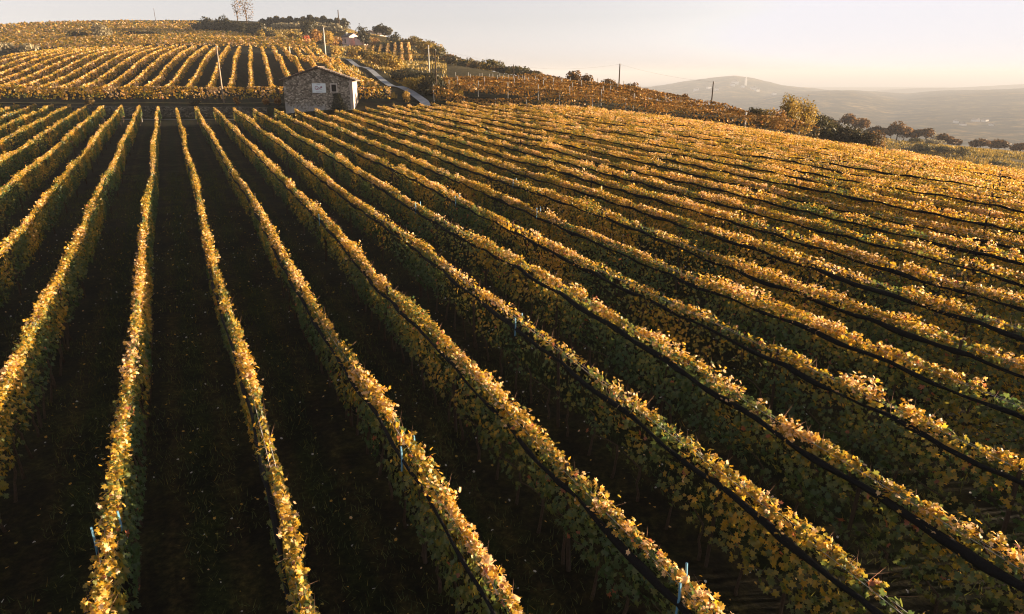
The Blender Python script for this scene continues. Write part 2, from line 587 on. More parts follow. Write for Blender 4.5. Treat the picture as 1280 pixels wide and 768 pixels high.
def stone_material(name='rubble_stone', patch=True, tone=1.0):
    m, nt, out = new_mat(name)
    L = nt.links.new
    tc = N(nt, 'ShaderNodeTexCoord')
    nd = N(nt, 'ShaderNodeTexNoise', Scale=3.0, Detail=3)
    L(tc.outputs['Object'], nd.inputs['Vector'])
    ad = N(nt, 'ShaderNodeMix', data_type='RGBA', blend_type='ADD')
    ad.inputs['Factor'].default_value = 0.22
    L(tc.outputs['Object'], ad.inputs['A'])
    L(nd.outputs['Color'], ad.inputs['B'])
    mp = N(nt, 'ShaderNodeMapping')
    mp.inputs['Scale'].default_value = (4.2, 4.2, 6.0)
    L(ad.outputs['Result'], mp.inputs['Vector'])
    vc = N(nt, 'ShaderNodeTexVoronoi', Scale=1.0)
    ve = N(nt, 'ShaderNodeTexVoronoi', Scale=1.0, feature='DISTANCE_TO_EDGE')
    for v in (vc, ve):
        L(mp.outputs[0], v.inputs['Vector'])
    sx = N(nt, 'ShaderNodeSeparateColor')
    L(vc.outputs['Color'], sx.inputs[0])
    st = ramp(nt, sx.outputs[0], [(0.0, (0.07, 0.058, 0.047)), (0.35, (0.165, 0.14, 0.112)), (0.65, (0.26, 0.222, 0.183)), (0.9, (0.44, 0.385, 0.325)), (1.0, (0.55, 0.5, 0.44))])
    mort = ramp(nt, ve.outputs['Distance'], [(0.0, (0, 0, 0)), (0.09, (1, 1, 1))])
    x1 = N(nt, 'ShaderNodeMix', data_type='RGBA')
    L(mort.outputs[0], x1.inputs['Factor'])
    x1.inputs['A'].default_value = (0.21, 0.19, 0.165, 1)
    L(st.outputs[0], x1.inputs['B'])
    nz = N(nt, 'ShaderNodeTexNoise', Scale=0.7, Detail=7, Roughness=0.7)
    L(tc.outputs['Object'], nz.inputs['Vector'])
    dirt = ramp(nt, nz.outputs['Fac'], [(0.32, (0.4, 0.38, 0.35)), (0.55, (1.1, 1.08, 1.05))])
    x2 = N(nt, 'ShaderNodeMix', data_type='RGBA', blend_type='MULTIPLY')
    x2.inputs['Factor'].default_value = 0.9
    L(x1.outputs['Result'], x2.inputs['A'])
    L(dirt.outputs[0], x2.inputs['B'])
    col = x2.outputs['Result']
    if tone != 1.0:                              # darker, slightly yellower stone throughout
        xt = N(nt, 'ShaderNodeMix', data_type='RGBA', blend_type='MULTIPLY')
        xt.inputs['Factor'].default_value = 1
        xt.inputs['B'].default_value = (tone, tone, tone * 0.9, 1)
        L(col, xt.inputs['A'])
        col = xt.outputs['Result']
    if patch:
        # worn pale render left on the lower part of the wall
        sp = N(nt, 'ShaderNodeSeparateXYZ')
        L(tc.outputs['Object'], sp.inputs[0])
        np_ = N(nt, 'ShaderNodeTexNoise', Scale=0.55, Detail=8, Roughness=0.72)
        L(tc.outputs['Object'], np_.inputs['Vector'])
        mr = N(nt, 'ShaderNodeMapRange')
        mr.inputs['From Min'].default_value = 0.6
        mr.inputs['From Max'].default_value = 3.0
        mr.inputs['To Min'].default_value = 0.26
        mr.inputs['To Max'].default_value = -0.12
        L(sp.outputs['Z'], mr.inputs['Value'])
        mr2 = N(nt, 'ShaderNodeMapRange')
        mr2.inputs['From Min'].default_value = 0.4
        mr2.inputs['From Max'].default_value = 2.2
        mr2.inputs['To Min'].default_value = 0.0
        mr2.inputs['To Max'].default_value = -0.25
        L(sp.outputs['X'], mr2.inputs['Value'])
        s1 = N(nt, 'ShaderNodeMath', operation='ADD')
        L(np_.outputs['Fac'], s1.inputs[0])
        L(mr.outputs[0], s1.inputs[1])
        s2 = N(nt, 'ShaderNodeMath', operation='ADD')
        L(s1.outputs[0], s2.inputs[0])
        L(mr2.outputs[0], s2.inputs[1])
        pm = ramp(nt, s2.outputs[0], [(0.52, (0, 0, 0)), (0.60, (1, 1, 1))])
        x3 = N(nt, 'ShaderNodeMix', data_type='RGBA')
        L(pm.outputs[0], x3.inputs['Factor'])
        L(col, x3.inputs['A'])
        rend = ramp(nt, nz.outputs['Fac'], [(0.3, (0.22, 0.20, 0.185)), (0.7, (0.42, 0.40, 0.375))])
        L(rend.outputs[0], x3.inputs['B'])
        col = x3.outputs['Result']
    b = N(nt, 'ShaderNodeBsdfPrincipled', Roughness=0.92)
    b.inputs['Specular IOR Level'].default_value = 0.15
    L(col, b.inputs['Base Color'])
    bp = N(nt, 'ShaderNodeBump', Strength=0.8, Distance=0.06)
    L(ve.outputs['Distance'], bp.inputs['Height'])
    L(bp.outputs[0], b.inputs['Normal'])
    L(b.outputs[0], out.inputs[0])
    return m


M['stone'] = stone_material()
M['wallstone'] = stone_material('terrace_stone', False, 0.35)
M['quoin'] = noise_mat('pale_quoin', [(0.3, (0.30, 0.25, 0.22)), (0.7, (0.48, 0.41, 0.37))], 3, bump=0.3)
M['trim'] = noise_mat('window_stone', [(0.3, (0.42, 0.37, 0.33)), (0.7, (0.6, 0.54, 0.49))], 4, bump=0.2)
M['dark'] = noise_mat('dark_boards', [(0.3, (0.008, 0.007, 0.006)), (0.7, (0.025, 0.02, 0.017))], 5, bump=0.3, stretch=(6, 1, 0.6))
M['opening'] = noise_mat('dark_opening', [(0.4, (0.005, 0.005, 0.006)), (0.6, (0.008, 0.008, 0.009))], 3, rough=0.6, spec=0.1)
M['sign'] = noise_mat('sign_board', [(0.3, (0.66, 0.74, 0.80)), (0.7, (0.74, 0.80, 0.84))], 2, rough=0.5, spec=0.3)
M['ink'] = noise_mat('sign_ink', [(0.3, (0.22, 0.08, 0.14)), (0.7, (0.38, 0.18, 0.26))], 9, rough=0.6)
M['ink_grey'] = noise_mat('sign_ink_grey', [(0.3, (0.2, 0.24, 0.28)), (0.7, (0.34, 0.38, 0.42))], 9, rough=0.6)
M['pink'] = noise_mat('pink_plaster', [(0.3, (0.62, 0.40, 0.36)), (0.7, (0.74, 0.52, 0.47))], 0.8, bump=0.1)
M['white'] = noise_mat('pale_plaster', [(0.3, (0.6, 0.57, 0.54)), (0.7, (0.75, 0.72, 0.68))], 0.5)


def tile_material(name, c0, c1):
    m, nt, out = new_mat(name)
    L = nt.links.new
    tc = N(nt, 'ShaderNodeTexCoord')
    w = N(nt, 'ShaderNodeTexWave', Scale=1.6, Distortion=0.6, Detail=2)
    w.bands_direction = 'Y'
    n = N(nt, 'ShaderNodeTexNoise', Scale=3, Detail=6, Roughness=0.7)
    L(tc.outputs['Object'], w.inputs['Vector'])
    L(tc.outputs['Object'], n.inputs['Vector'])
    r = ramp(nt, n.outputs['Fac'], [(0.3, c0), (0.7, c1)])
    b = N(nt, 'ShaderNodeBsdfPrincipled', Roughness=0.9)
    L(r.outputs[0], b.inputs['Base Color'])
    bp = N(nt, 'ShaderNodeBump', Strength=0.8, Distance=0.08)
    L(w.outputs['Fac'], bp.inputs['Height'])
    L(bp.outputs[0], b.inputs['Normal'])
    L(b.outputs[0], out.inputs[0])
    return m


M['tile'] = tile_material('old_roof_tile', (0.09, 0.065, 0.05), (0.27, 0.20, 0.16))
M['tile_dark'] = tile_material('dark_roof_tile', (0.07, 0.05, 0.045), (0.15, 0.105, 0.09))

# ------------------------------------------------------------------ ground, valley, hills
ORD = ['', 'first', 'second', 'third', 'fourth', 'fifth', 'sixth', 'seventh', 'eighth', 'ninth', 'tenth', 'eleventh', 'twelfth', 'thirteenth',
       'fourteenth', 'fifteenth', 'sixteenth', 'seventeenth', 'eighteenth', 'nineteenth', 'twentieth', 'twenty-first', 'twenty-second',
       'twenty-third', 'twenty-fourth', 'twenty-fifth', 'twenty-sixth', 'twenty-seventh', 'twenty-eighth', 'twenty-ninth', 'thirtieth',
       'thirty-first', 'thirty-second', 'thirty-third', 'thirty-fourth', 'thirty-fifth', 'thirty-sixth', 'thirty-seventh', 'thirty-eighth',
       'thirty-ninth', 'fortieth', 'forty-first']

VALLEY = -172.0


def build_ground():
    xs = np.r_[-12000, -5000, -2500, -1300, -800, -560, np.arange(-440, -100, 4.0), np.arange(-100, 110, 1.1), np.arange(110, 441, 4.0),
               560, 800, 1300, 2500, 5000, 12000]
    ys = np.r_[-6000, -2500, -900, -300, -120, np.arange(-60, -10, 4.0), np.arange(-10, 140, 0.8), np.arange(140, 640, 3.5), 760, 1000, 1600, 2600, 4500, 8000, 12000]
    X, Y = np.meshgrid(xs, ys)
    Xc, Yc = np.clip(X, -440, 440), np.clip(Y, -60, 636)
    Z = ground_z(Xc, Yc)
    d = np.hypot(X - Xc, Y - Yc)
    t = smooth(0, 620, d)
    Z = Z * (1 - t) + VALLEY * t
    inside = d < 1
    f = field_w(X, Y)
    Z = Z + inside * ((fbm(X * 0.9, Y * 0.9, 5) - 0.5) * 0.22 + (1 - f) * (fbm(X * 0.12, Y * 0.12, 9) - 0.5) * 0.8 * smooth(150, 260, np.hypot(X, Y)))
    nx, ny = len(xs), len(ys)
    i = np.arange(nx * ny).reshape(ny, nx)
    Q = np.stack([i[:-1, :-1], i[:-1, 1:], i[1:, 1:], i[1:, :-1]], -1).reshape(-1, 4)
    # kind of cover: bare dark soil between the vines (0) or dry grass (1)
    dry = smooth(150, 200, X) * (1 - f)
    dry = np.maximum(dry, smooth(330, 350, Y) * (X > -115) * 0.8)
    dry = np.maximum(dry, smooth(118, 130, Y) * smooth(-34, -24, X) * (X < 120) * (1 - f) * 0.3)
    dry = np.where(d > 0, 0.6, dry)
    col = np.repeat(dry.reshape(-1, 1), 3, 1)
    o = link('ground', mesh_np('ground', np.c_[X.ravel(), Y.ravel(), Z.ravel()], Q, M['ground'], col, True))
    tag(o, kind='structure')


build_ground()


def hill(name, sky_px, D, front, back, seed, amp, npx=260, nt=46):
    """a long hill whose ridge runs through the given skyline at depth D; spans `front` metres towards us and `back` beyond"""
    sky_px = np.array(sky_px, float)
    px = np.linspace(sky_px[0, 0], sky_px[-1, 0], npx)
    py = np.interp(px, sky_px[:, 0], sky_px[:, 1])
    k = np.ones(5) / 5
    pys = np.convolve(np.pad(py, 2, 'edge'), k, 'valid')
    X0 = (px - 640) / F * D
    V0 = -(pys - 384) / F * D
    Yr, Zr = D * CP + V0 * SP, CAM_Z - D * SP + V0 * CP
    t = np.linspace(-1, 1, nt)
    off = np.where(t < 0, t * front, t * back)
    Xg = X0[None, :] * (1 + off[:, None] / D)
    Yg = Yr[None, :] + off[:, None]
    prof = np.where(t < 0, 1 - np.abs(t) ** 1.25, 1 - np.abs(t) ** 1.6)[:, None]
    spur = (fbm(Xg / 800, Yg / 800, seed, 4) - 0.5) * amp * np.clip(np.abs(t), 0, 1)[:, None] * 4 * np.clip(1.05 - np.abs(t), 0, 1)[:, None]
    rough = (fbm(Xg / 45, Yg / 45, seed + 3, 3) - 0.5) * amp * 0.13
    Zg = VALLEY - 4 + (Zr[None, :] - VALLEY + 4) * prof + spur + rough
    i = np.arange(nt * npx).reshape(nt, npx)
    Q = np.stack([i[:-1, :-1], i[:-1, 1:], i[1:, 1:], i[1:, :-1]], -1).reshape(-1, 4)
    o = link(name, mesh_np(name, np.c_[Xg.ravel(), Yg.ravel(), Zg.ravel()], Q, M['hill'], None, True))
    tag(o, kind='structure')
    return (Xg, Yg, Zg)


HA = hill('hills', [(560, 150), (700, 124), (780, 112), (820, 108), (850, 103), (880, 98.5), (905, 95.5), (920, 94.5), (945, 99), (975, 106.5),
                    (1000, 110), (1040, 115), (1120, 124), (1250, 140)], 5600, 2600, 1500, 3, 80)
HB = hill('hills', [(760, 175), (880, 140), (960, 120), (1000, 114.5), (1035, 113), (1065, 113), (1095, 117), (1130, 121), (1165, 117), (1200, 114.5),
                    (1240, 113), (1300, 110), (1420, 104), (1600, 120)], 4600, 3000, 1500, 8, 60)
HC = hill('hills', [(900, 128), (1060, 117), (1110, 112.5), (1150, 110), (1190, 110), (1230, 108), (1300, 104), (1450, 104), (1650, 120)], 8000, 1800, 1500, 21, 60)

# ------------------------------------------------------------------ leaves
_o = np.array([(0.0, -0.34), (0.28, -0.52), (0.52, -0.22), (0.33, -0.06), (0.56, 0.24), (0.19, 0.22), (0.0, 0.60),
               (-0.19, 0.22), (-0.56, 0.24), (-0.33, -0.06), (-0.52, -0.22), (-0.28, -0.52)])
NEAR_T = np.vstack([[(0, -0.1, 0.07)], np.c_[_o, -0.10 * np.abs(_o[:, 0]) + 0.05 * np.sin(9 * _o[:, 1])]])
NEAR_F = np.array([(0, 1 + i, 1 + (i + 1) % 12) for i in range(12)])
FAR_T = np.array([(0, -0.5, -0.04), (0.5, 0.05, -0.08), (0, 0.5, 0.06), (-0.5, 0.05, -0.06)])
FAR_F = np.array([(0, 1, 2, 3)])
MID_T = np.array([(0, -0.42, 0.04), (0.42, -0.36, -0.08), (0.5, 0.16, -0.1), (0, 0.55, 0.02), (-0.5, 0.16, -0.1), (-0.42, -0.36, -0.08)])
MID_F = np.array([(0, 1, 2, 3), (0, 3, 4, 5)])


def leaf_verts(P, Nn, size, rng, T):
    n = len(P)
    Nn = Nn / (np.linalg.norm(Nn, axis=1, keepdims=True) + 1e-9)
    ref = rng.normal(size=(n, 3))
    ref[:, 2] -= 0.8
    t = ref - (ref * Nn).sum(1, keepdims=True) * Nn
    t /= np.linalg.norm(t, axis=1, keepdims=True) + 1e-9
    b = np.cross(Nn, t)
    S = size.reshape(-1, 1, 1)
    curl = rng.uniform(0.3, 2.2, n).reshape(-1, 1, 1)
    V = P[:, None, :] + S * (T[None, :, 0:1] * b[:, None, :] + T[None, :, 1:2] * t[:, None, :] + curl * T[None, :, 2:3] * Nn[:, None, :])
    return V.reshape(-1, 3)


def leaf_mesh(name, P, Nn, size, col, rng, mat, dist=None):
    """leaves with the detail their distance needs"""
    if dist is None:
        lod = [(np.ones(len(P), bool), FAR_T, FAR_F)]
    else:
        lod = [(dist < 25, NEAR_T, NEAR_F), ((dist >= 25) & (dist < 42), MID_T, MID_F), (dist >= 42, FAR_T, FAR_F)]
    Vs, Fs, Cs, off = [], {}, [], 0
    for m, T, Fc in lod:
        k = int(m.sum())
        if not k:
            continue
        Vs.append(leaf_verts(P[m], Nn[m], size[m], rng, T))
        f = (Fc[None] + (np.arange(k) * len(T))[:, None, None] + off).reshape(-1, Fc.shape[1])
        Fs.setdefault(Fc.shape[1], []).append(f)
        Cs.append(np.repeat(col[m], len(T), 0))
        off += k * len(T)
    return mesh_np(name, np.concatenate(Vs), [np.concatenate(f) for f in Fs.values()], mat, np.concatenate(Cs))


# palette along autumn: green -> olive -> yellow -> gold, then peach for sunlit highlights
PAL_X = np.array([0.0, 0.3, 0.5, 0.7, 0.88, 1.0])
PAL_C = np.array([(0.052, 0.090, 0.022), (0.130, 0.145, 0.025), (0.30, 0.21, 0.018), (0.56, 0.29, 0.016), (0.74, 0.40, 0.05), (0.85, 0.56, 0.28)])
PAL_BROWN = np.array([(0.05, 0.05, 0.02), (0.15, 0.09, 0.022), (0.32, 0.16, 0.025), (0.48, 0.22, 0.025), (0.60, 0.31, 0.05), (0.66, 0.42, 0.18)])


def palette(a, pal=PAL_C):
    a = np.clip(a, 0, 1)
    return np.stack([np.interp(a, PAL_X, pal[:, c]) for c in range(3)], 1)


def vine_leaves(name, path, length, rng, seed, dist_f, autumn=0.25, crest=0.62, half=0.24, top=2.1, bottom=0.62, dens=1.0, pal=PAL_C,
                smin=0.088, sfac=0.0017, shoots=0.32, gap=0.33, parent=None, mat='leaf', crest_d=1.0, weak=0.0):
    """foliage of one trellised row. path(s, lateral, height) -> world points"""
    n_seg = max(2, int(length / 0.5))
    s_mid = (np.arange(n_seg) + 0.5) * length / n_seg
    dmid = dist_f(s_mid)
    size = np.maximum(smin, sfac * dmid)
    ds = length / n_seg
    n_side = dens * 1.75 * ds / (size ** 2)
    n_top = crest_d * dens * 1.05 * ds / (size ** 2)
    out = []
    for part, cnt in (('side', n_side), ('top', n_top)):
        c = rng.poisson(cnt)
        idx = np.repeat(np.arange(n_seg), c)
        k = len(idx)
        s = s_mid[idx] + (rng.random(k) - 0.5) * ds
        sz = size[idx] * rng.uniform(0.65, 1.25, k)
        if part == 'side':
            sz = sz * 1.32
            side = np.where(rng.random(k) < 0.5, -1.0, 1.0)
            h = bottom + (top - bottom) * rng.random(k) ** 0.85
            g = vnoise(s * 0.9 + side * 31, h * 1.7, seed) * 0.6 + vnoise(s * 2.6 + side * 57, h * 3.2, seed + 5) * 0.4
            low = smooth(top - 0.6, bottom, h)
            keep = g > gap - 0.06 + 0.2 * low
            bulge = 0.55 + 0.75 * vnoise(s * 0.55 + side * 13, h * 1.2, seed + 9)
            prof = np.interp(h, [bottom, bottom + 0.35, top - 0.35, top], [0.75, 1.0, 0.7, 0.2])
            lat = side * half * prof * bulge * (0.35 + 0.75 * rng.random(k) ** 0.6)
            nn = np.c_[rng.normal(0, 0.45, k), side * 0.9 + rng.normal(0, 0.4, k), 0.45 + rng.normal(0, 0.45, k)]
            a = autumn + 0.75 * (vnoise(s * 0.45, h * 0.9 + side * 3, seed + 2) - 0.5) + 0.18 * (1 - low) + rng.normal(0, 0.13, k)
        else:
            sh = np.clip(vnoise(s * 0.8, s * 0, seed + 21) * 1.5 - 0.45, 0, 1) * (0.35 + 0.65 * vnoise(s * 4.5, s * 0, seed + 23))
            keep = vnoise(s * 1.1, s * 0 + 4, seed + 29) * 0.6 + vnoise(s * 3.7, s * 0 + 9, seed + 31) * 0.4 > gap
            r = rng.random(k)
            h = top - 0.18 + 0.24 * rng.random(k) + shoots * sh * r ** 1.3
            lat = rng.normal(0.02, 0.058 + 0.07 * sh, k) * half / 0.24
            nn = np.c_[rng.normal(0, 0.6, k), rng.normal(0.1, 0.6, k), 0.75 + rng.normal(0, 0.35, k)]
            a = crest + 0.5 * (vnoise(s * 0.7, s * 0 + 7, seed + 41) - 0.5) + rng.normal(0, 0.23, k)  # crest leaves start golder: sunlit gold put into their colour
        # plant-to-plant differences and the odd weak vine
        plant = np.floor(s / 0.95)
        a = a + 0.22 * (hash01(plant, plant * 0, seed + 71) - 0.5)
        wk = weak * smooth(0.70, 0.86, vnoise(s * 0.33, s * 0, seed + 77))
        keep = keep & (rng.random(k) > wk)
        if part == 'top':
            spill = (rng.random(k) < 0.28 * smooth(0.35, 0.7, vnoise(s * 1.2, s * 0 + 2, seed + 83)))
            lat = np.where(spill, -rng.uniform(0.08, 0.26, k) * half / 0.24, lat)
            h = np.where(spill, top - rng.uniform(0.02, 0.3, k), h)
        out.append((s[keep], lat[keep], h[keep], nn[keep], sz[keep], a[keep]))
    s, lat, h, nn, sz, a = (np.concatenate([o[i] for o in out]) for i in range(6))
    P, ex, ey = path(s, lat, h)
    nw = nn[:, 0:1] * ex + nn[:, 1:2] * ey + nn[:, 2:3] * np.array([0, 0, 1.0])
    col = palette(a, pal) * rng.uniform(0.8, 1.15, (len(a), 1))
    odd = rng.random(len(a)) < 0.012
    col[odd] = np.array([0.34, 0.10, 0.035]) * rng.uniform(0.7, 1.2, (int(odd.sum()), 1))
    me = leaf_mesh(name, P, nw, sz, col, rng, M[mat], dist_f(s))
    return link('foliage', me, parent)


# ------------------------------------------------------------------ vines of the near field
def row_u(k):
    return 0.628 + 2.298 * k


post_me = MB().box((0, 0, 1.02), (0.06, 0.06, 2.16)).mesh('post', M['wood_dark'])
end_post_me = MB().box((0, 0, 1.0), (0.08, 0.08, 2.1)).mesh('post', M['wood_dark'])
pale_post_me = MB().box((0, 0, 1.05), (0.09, 0.09, 2.3)).mesh('post', M['concrete'])
trunk_mes = []
_r = np.random.default_rng(4)
for q in range(4):
    pts = [(0, 0, -0.05)]
    for z in (0.2, 0.42, 0.62, 0.82):
        pts.append((pts[-1][0] + _r.normal(0, 0.035), pts[-1][1] + _r.normal(0, 0.03), z))
    mb_ = MB().tube(pts, [0.04, 0.03, 0.026, 0.03, 0.02], 6)
    mb_.tube([pts[-1], (pts[-1][0] + 0.25, pts[-1][1], 0.9), (pts[-1][0] + 0.55, 0, 0.93)], [0.018, 0.014, 0.009], 5)
    trunk_mes.append(mb_.mesh('trunk', M['bark'], True))

BLUE = [(510, 560), (130, 660), (868, 722), (662, 398), (387, 272), (507, 258), (565, 248), (668, 263), (623, 228), (10, 143)]


def main_rows():
    rng = np.random.default_rng(11)
    blue_rows = {}
    for (bx, by) in BLUE:
        w = on_field(bx, by, ROW_TOP)
        u = w[0] * NU[0] + w[1] * NU[1]
        v = w[0] * DV[0] + w[1] * DV[1]
        blue_rows.setdefault(int(round((u - 0.628) / 2.298)), []).append(v)
    rows = []
    for k in range(-12, 29):
        u = row_u(k)
        v = np.arange(-30, 130, 0.25)
        x, y = u * NU[0] + v * DV[0], u * NU[1] + v * DV[1]
        z = field_z(x, y)
        px, py, Z = proj(x, y, z + ROW_TOP)
        ok = (Z > 4.2) & (px > -F * 9.0 / np.maximum(Z, 1)) & (px < PW + F * 10.0 / np.maximum(Z, 1)) & (py < PH + 150) & (y < y_end(x))
        if k == -3:
            pass
        if ok.sum() < 12:
            continue
        rows.append((k, u, v[ok].min() - 0.5, v[ok].max()))
    ks = [r[0] for r in rows]
    for k, u, v0, v1 in rows:
        seed = 100 + k * 7
        o = u * NU
        if k < 6:
            lab = f'vine row ending {ORD[6 - k]} to the left of the stone barn'
            if k == 5:
                lab = 'vine row ending just left of the stone barn, beside its left corner'
        elif k < 9:
            lab = 'vine row running up to the front of the stone barn, ' + ['leftmost', 'middle', 'rightmost'][k - 6] + ' of three'
        else:
            lab = f'netted vine row ending {ORD[k - 8]} to the right of the stone barn front'
        p0 = o + v0 * DV
        root = empty('vine_row', (p0[0], p0[1], float(field_z(p0[0], p0[1]))), label=lab, cat='vine row', group='netted vine rows of the near slope')
        rx = float(root.location.z)

        # gentle waviness of the hand-planted row
        def wob(s):
            return 0.06 * np.sin(s * 0.21 + k) + 0.10 * (vnoise(s * 0.12, s * 0, seed) - 0.5)

        def path(s, lat, h):
            v = v0 + s
            l = lat + wob(s)
            x, y = (u + l) * NU[0] + v * DV[0], (u + l) * NU[1] + v * DV[1]
            z = field_z(x, y)
            hh = h + 0.24 * (vnoise(s * 0.16, s * 0 + 3, seed + 1) - 0.5) * (h / ROW_TOP)
            return np.c_[x - p0[0], y - p0[1], z + hh - rx], np.array([[DV[0], DV[1], 0.0]]), np.array([[NU[0], NU[1], 0.0]])

        def dist(s):
            v = v0 + s
            x, y = u * NU[0] + v * DV[0], u * NU[1] + v * DV[1]
            return np.sqrt(x * x + y * y + 40)

        L_ = v1 - v0
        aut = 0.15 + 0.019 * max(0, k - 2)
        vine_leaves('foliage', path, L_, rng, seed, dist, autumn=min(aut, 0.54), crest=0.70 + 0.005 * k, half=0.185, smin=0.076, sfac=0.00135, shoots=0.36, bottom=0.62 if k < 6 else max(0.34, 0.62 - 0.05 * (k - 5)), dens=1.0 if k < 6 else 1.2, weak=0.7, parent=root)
        # rolled black hail net along the top wire
        s = np.arange(0, L_, 0.35)
        P, _, _ = path(s, np.full(len(s), -0.16) + 0.02 * np.sin(s * 1.7), 1.90 - 0.07 * np.abs(np.sin(math.pi * s / 2.7)) - 0.03 * rng.random(len(s)))
        rad = (0.014 + 0.036 * vnoise(s * 1.7, s * 0, seed + 60) ** 1.5 + 0.022 * vnoise(s * 0.35, s * 0, seed + 61)) * (1 if k < 15 else 0.85)
        mb = MB().tube(P, rad, 6)
        vv = mb.v[0].reshape(len(s), 6, 3)
        vv[:, :, 2] = P[:, None, 2] + (vv[:, :, 2] - P[:, None, 2]) * 1.35
        mb.build('rolled_net', M['net'], root, True)
        P1, _, _ = path(s, s * 0 + 0.03, s * 0 + 2.02)
        P2, _, _ = path(s, s * 0 - 0.06, s * 0 + 2.03)
        MB().tube(P1, 0.006, 3).build('wire', M['wire'], root)
        MB().tube(P2, 0.006, 3).build('wire', M['wire'], root)
        # fallen-back canes at the crest
        near = dist(s_c := np.arange(0, L_, 0.09)) < 32
        sc_ = s_c[near]
        if len(sc_):
            sc_ = sc_[rng.random(len(sc_)) < 0.8]
        if len(sc_) > 3:
            n = len(sc_)
            a0, _, _ = path(sc_, rng.normal(0, 0.06, n), 1.9 + 0.1 * rng.random(n))
            a1, _, _ = path(sc_ + rng.normal(0, 0.22, n), rng.normal(0.02, 0.12, n), 2.1 + 0.28 * rng.random(n) ** 2)
            w = np.array([0.0045, 0, 0])
            V = np.stack([a0 - w, a0 + w, a1, a0 + (0, 0.0045, 0)], 1).reshape(-1, 3)
            b = (np.arange(n) * 4)[:, None]
            Fc = np.concatenate([b + np.array([[0, 1, 2]]), b + np.array([[1, 3, 2]]), b + np.array([[3, 0, 2]])])
            tag(link('canes', mesh_np('canes', V, Fc, M['cane']), root), kind='stuff')
        # posts
        for j, sp in enumerate(np.arange(0.4, L_ + 0.01, 5.4)):
            P, _, _ = path(np.array([sp]), np.array([0.0]), np.array([0.0]))
            po = link('post', post_me, root)
            po.location = P[0]
            po.rotation_euler = (rng.normal(0, 0.03), rng.normal(0, 0.03), -A)
        P, _, _ = path(np.array([L_ - 0.05]), np.array([0.0]), np.array([0.0]))
        po = link('end_post', pale_post_me if k in (-7, -2, 5, 7) else end_post_me, root)
        po.location = P[0]
        po.rotation_euler = (0.06, 0, A)
        # trunks where they can be seen
        for sp in np.arange(0.3, L_, 0.95):
            if dist(np.array([sp]))[0] > 26:
                break
            P, _, _ = path(np.array([sp]), np.array([0.0]), np.array([0.0]))
            t = link('trunk', trunk_mes[int(rng.integers(4))], root)
            t.location = P[0]
            t.rotation_euler = (0, 0, A + math.pi / 2 + rng.normal(0, 0.3))
        for vb in blue_rows.get(k, []):
            for q in (-0.12, 0.14):
                P, _, _ = path(np.array([vb - v0 + q]), np.array([-0.20 if q < 0 else 0.12]), np.array([0.0]))
                mb = MB().tube([(0, 0, 2.22), (0.01, 0, 2.0), (-0.01, 0.01, 1.86 if q > 0 else 1.72)], [0.018, 0.02, 0.016], 4)
                b_ = mb.build('blue_tie', M['blue'], root)
                b_.location = P[0]


main_rows()

# ------------------------------------------------------------------ generic rows on the slopes behind
def slope_row(pa, pb, label, group, seed, autumn, crest, half=0.42, top=2.0, bottom=0.45, pal=PAL_C, sfac=0.0021, smin=0.16, dens=1.0, gap=0.2,
              posts=None, post_step=5.0, shoots=0.25, mat='leaf', post_to=999.0):
    pa, pb = np.array(pa, float)[:2], np.array(pb, float)[:2]
    L_ = float(np.linalg.norm(pb - pa))
    ex = (pb - pa) / L_
    ey = np.array([-ex[1], ex[0]])
    if ey @ np.array([math.sin(SUN_AZ), math.cos(SUN_AZ)]) < 0:
        ey = -ey
    sg = np.arange(0, L_ + 1.0, 0.75)
    gx, gy = pa[0] + ex[0] * sg, pa[1] + ex[1] * sg
    zg = ground_z(gx, gy)
    z0 = float(zg[0])
    rng = np.random.default_rng(seed)
    root = empty('vine_row', (pa[0], pa[1], z0), label=label, cat='vine row', group=group)

    def path(s, lat, h):
        l = lat + 0.25 * (vnoise(s * 0.1, s * 0, seed) - 0.5)
        x, y = ex[0] * s + ey[0] * l, ex[1] * s + ey[1] * l
        z = np.interp(s, sg, zg) - z0 + h
        return np.c_[x, y, z], np.array([[ex[0], ex[1], 0.0]]), np.array([[ey[0], ey[1], 0.0]])

    def dist(s):
        return np.hypot(pa[0] + ex[0] * s, pa[1] + ex[1] * s)

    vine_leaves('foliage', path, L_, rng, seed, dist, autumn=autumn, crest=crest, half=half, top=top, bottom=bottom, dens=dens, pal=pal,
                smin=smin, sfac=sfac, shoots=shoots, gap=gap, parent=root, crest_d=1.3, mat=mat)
    if posts:
        for sp in np.arange(0.2, min(L_, post_to), post_step)[:95]:
            P, _, _ = path(np.array([sp]), np.array([0.0]), np.array([0.0]))
            po = link('post', posts, root)
            po.location = P[0]
            po.rotation_euler = (rng.normal(0, 0.03), rng.normal(0, 0.03), 0.3)
    return root


tall_post_me = MB().box((0, 0, 1.2), (0.10, 0.10, 2.5)).mesh('post', M['concrete'])
stake_me = MB().box((0, 0, 1.2), (0.08, 0.08, 2.5)).mesh('post', M['wood_pale'])

# steep field above the terrace
n_up = 0
for i in range(-8, 16):
    x_near = 314 + (i - 9) * 26.6
    a = at(x_near, 112, 112.5)
    X_far = (314 + (i - 9) * 13.7 - 640) / F * 215
    b = at(640 + X_far / 215 * F, 62, 215)
    lab = (f'golden vine row climbing the steep slope, {ORD[8 - i]} left of the leaning wooden pole' if i < 8 else
           'golden vine row climbing the steep slope right behind the leaning wooden pole' if i == 8 else
           f'golden vine row climbing the steep slope, {ORD[i - 8]} right of the leaning wooden pole')
    slope_row(a, b, lab, 'vine rows climbing the steep slope', 500 + i, 0.60, 0.70, half=0.40, top=1.9, bottom=0.55, gap=0.15)
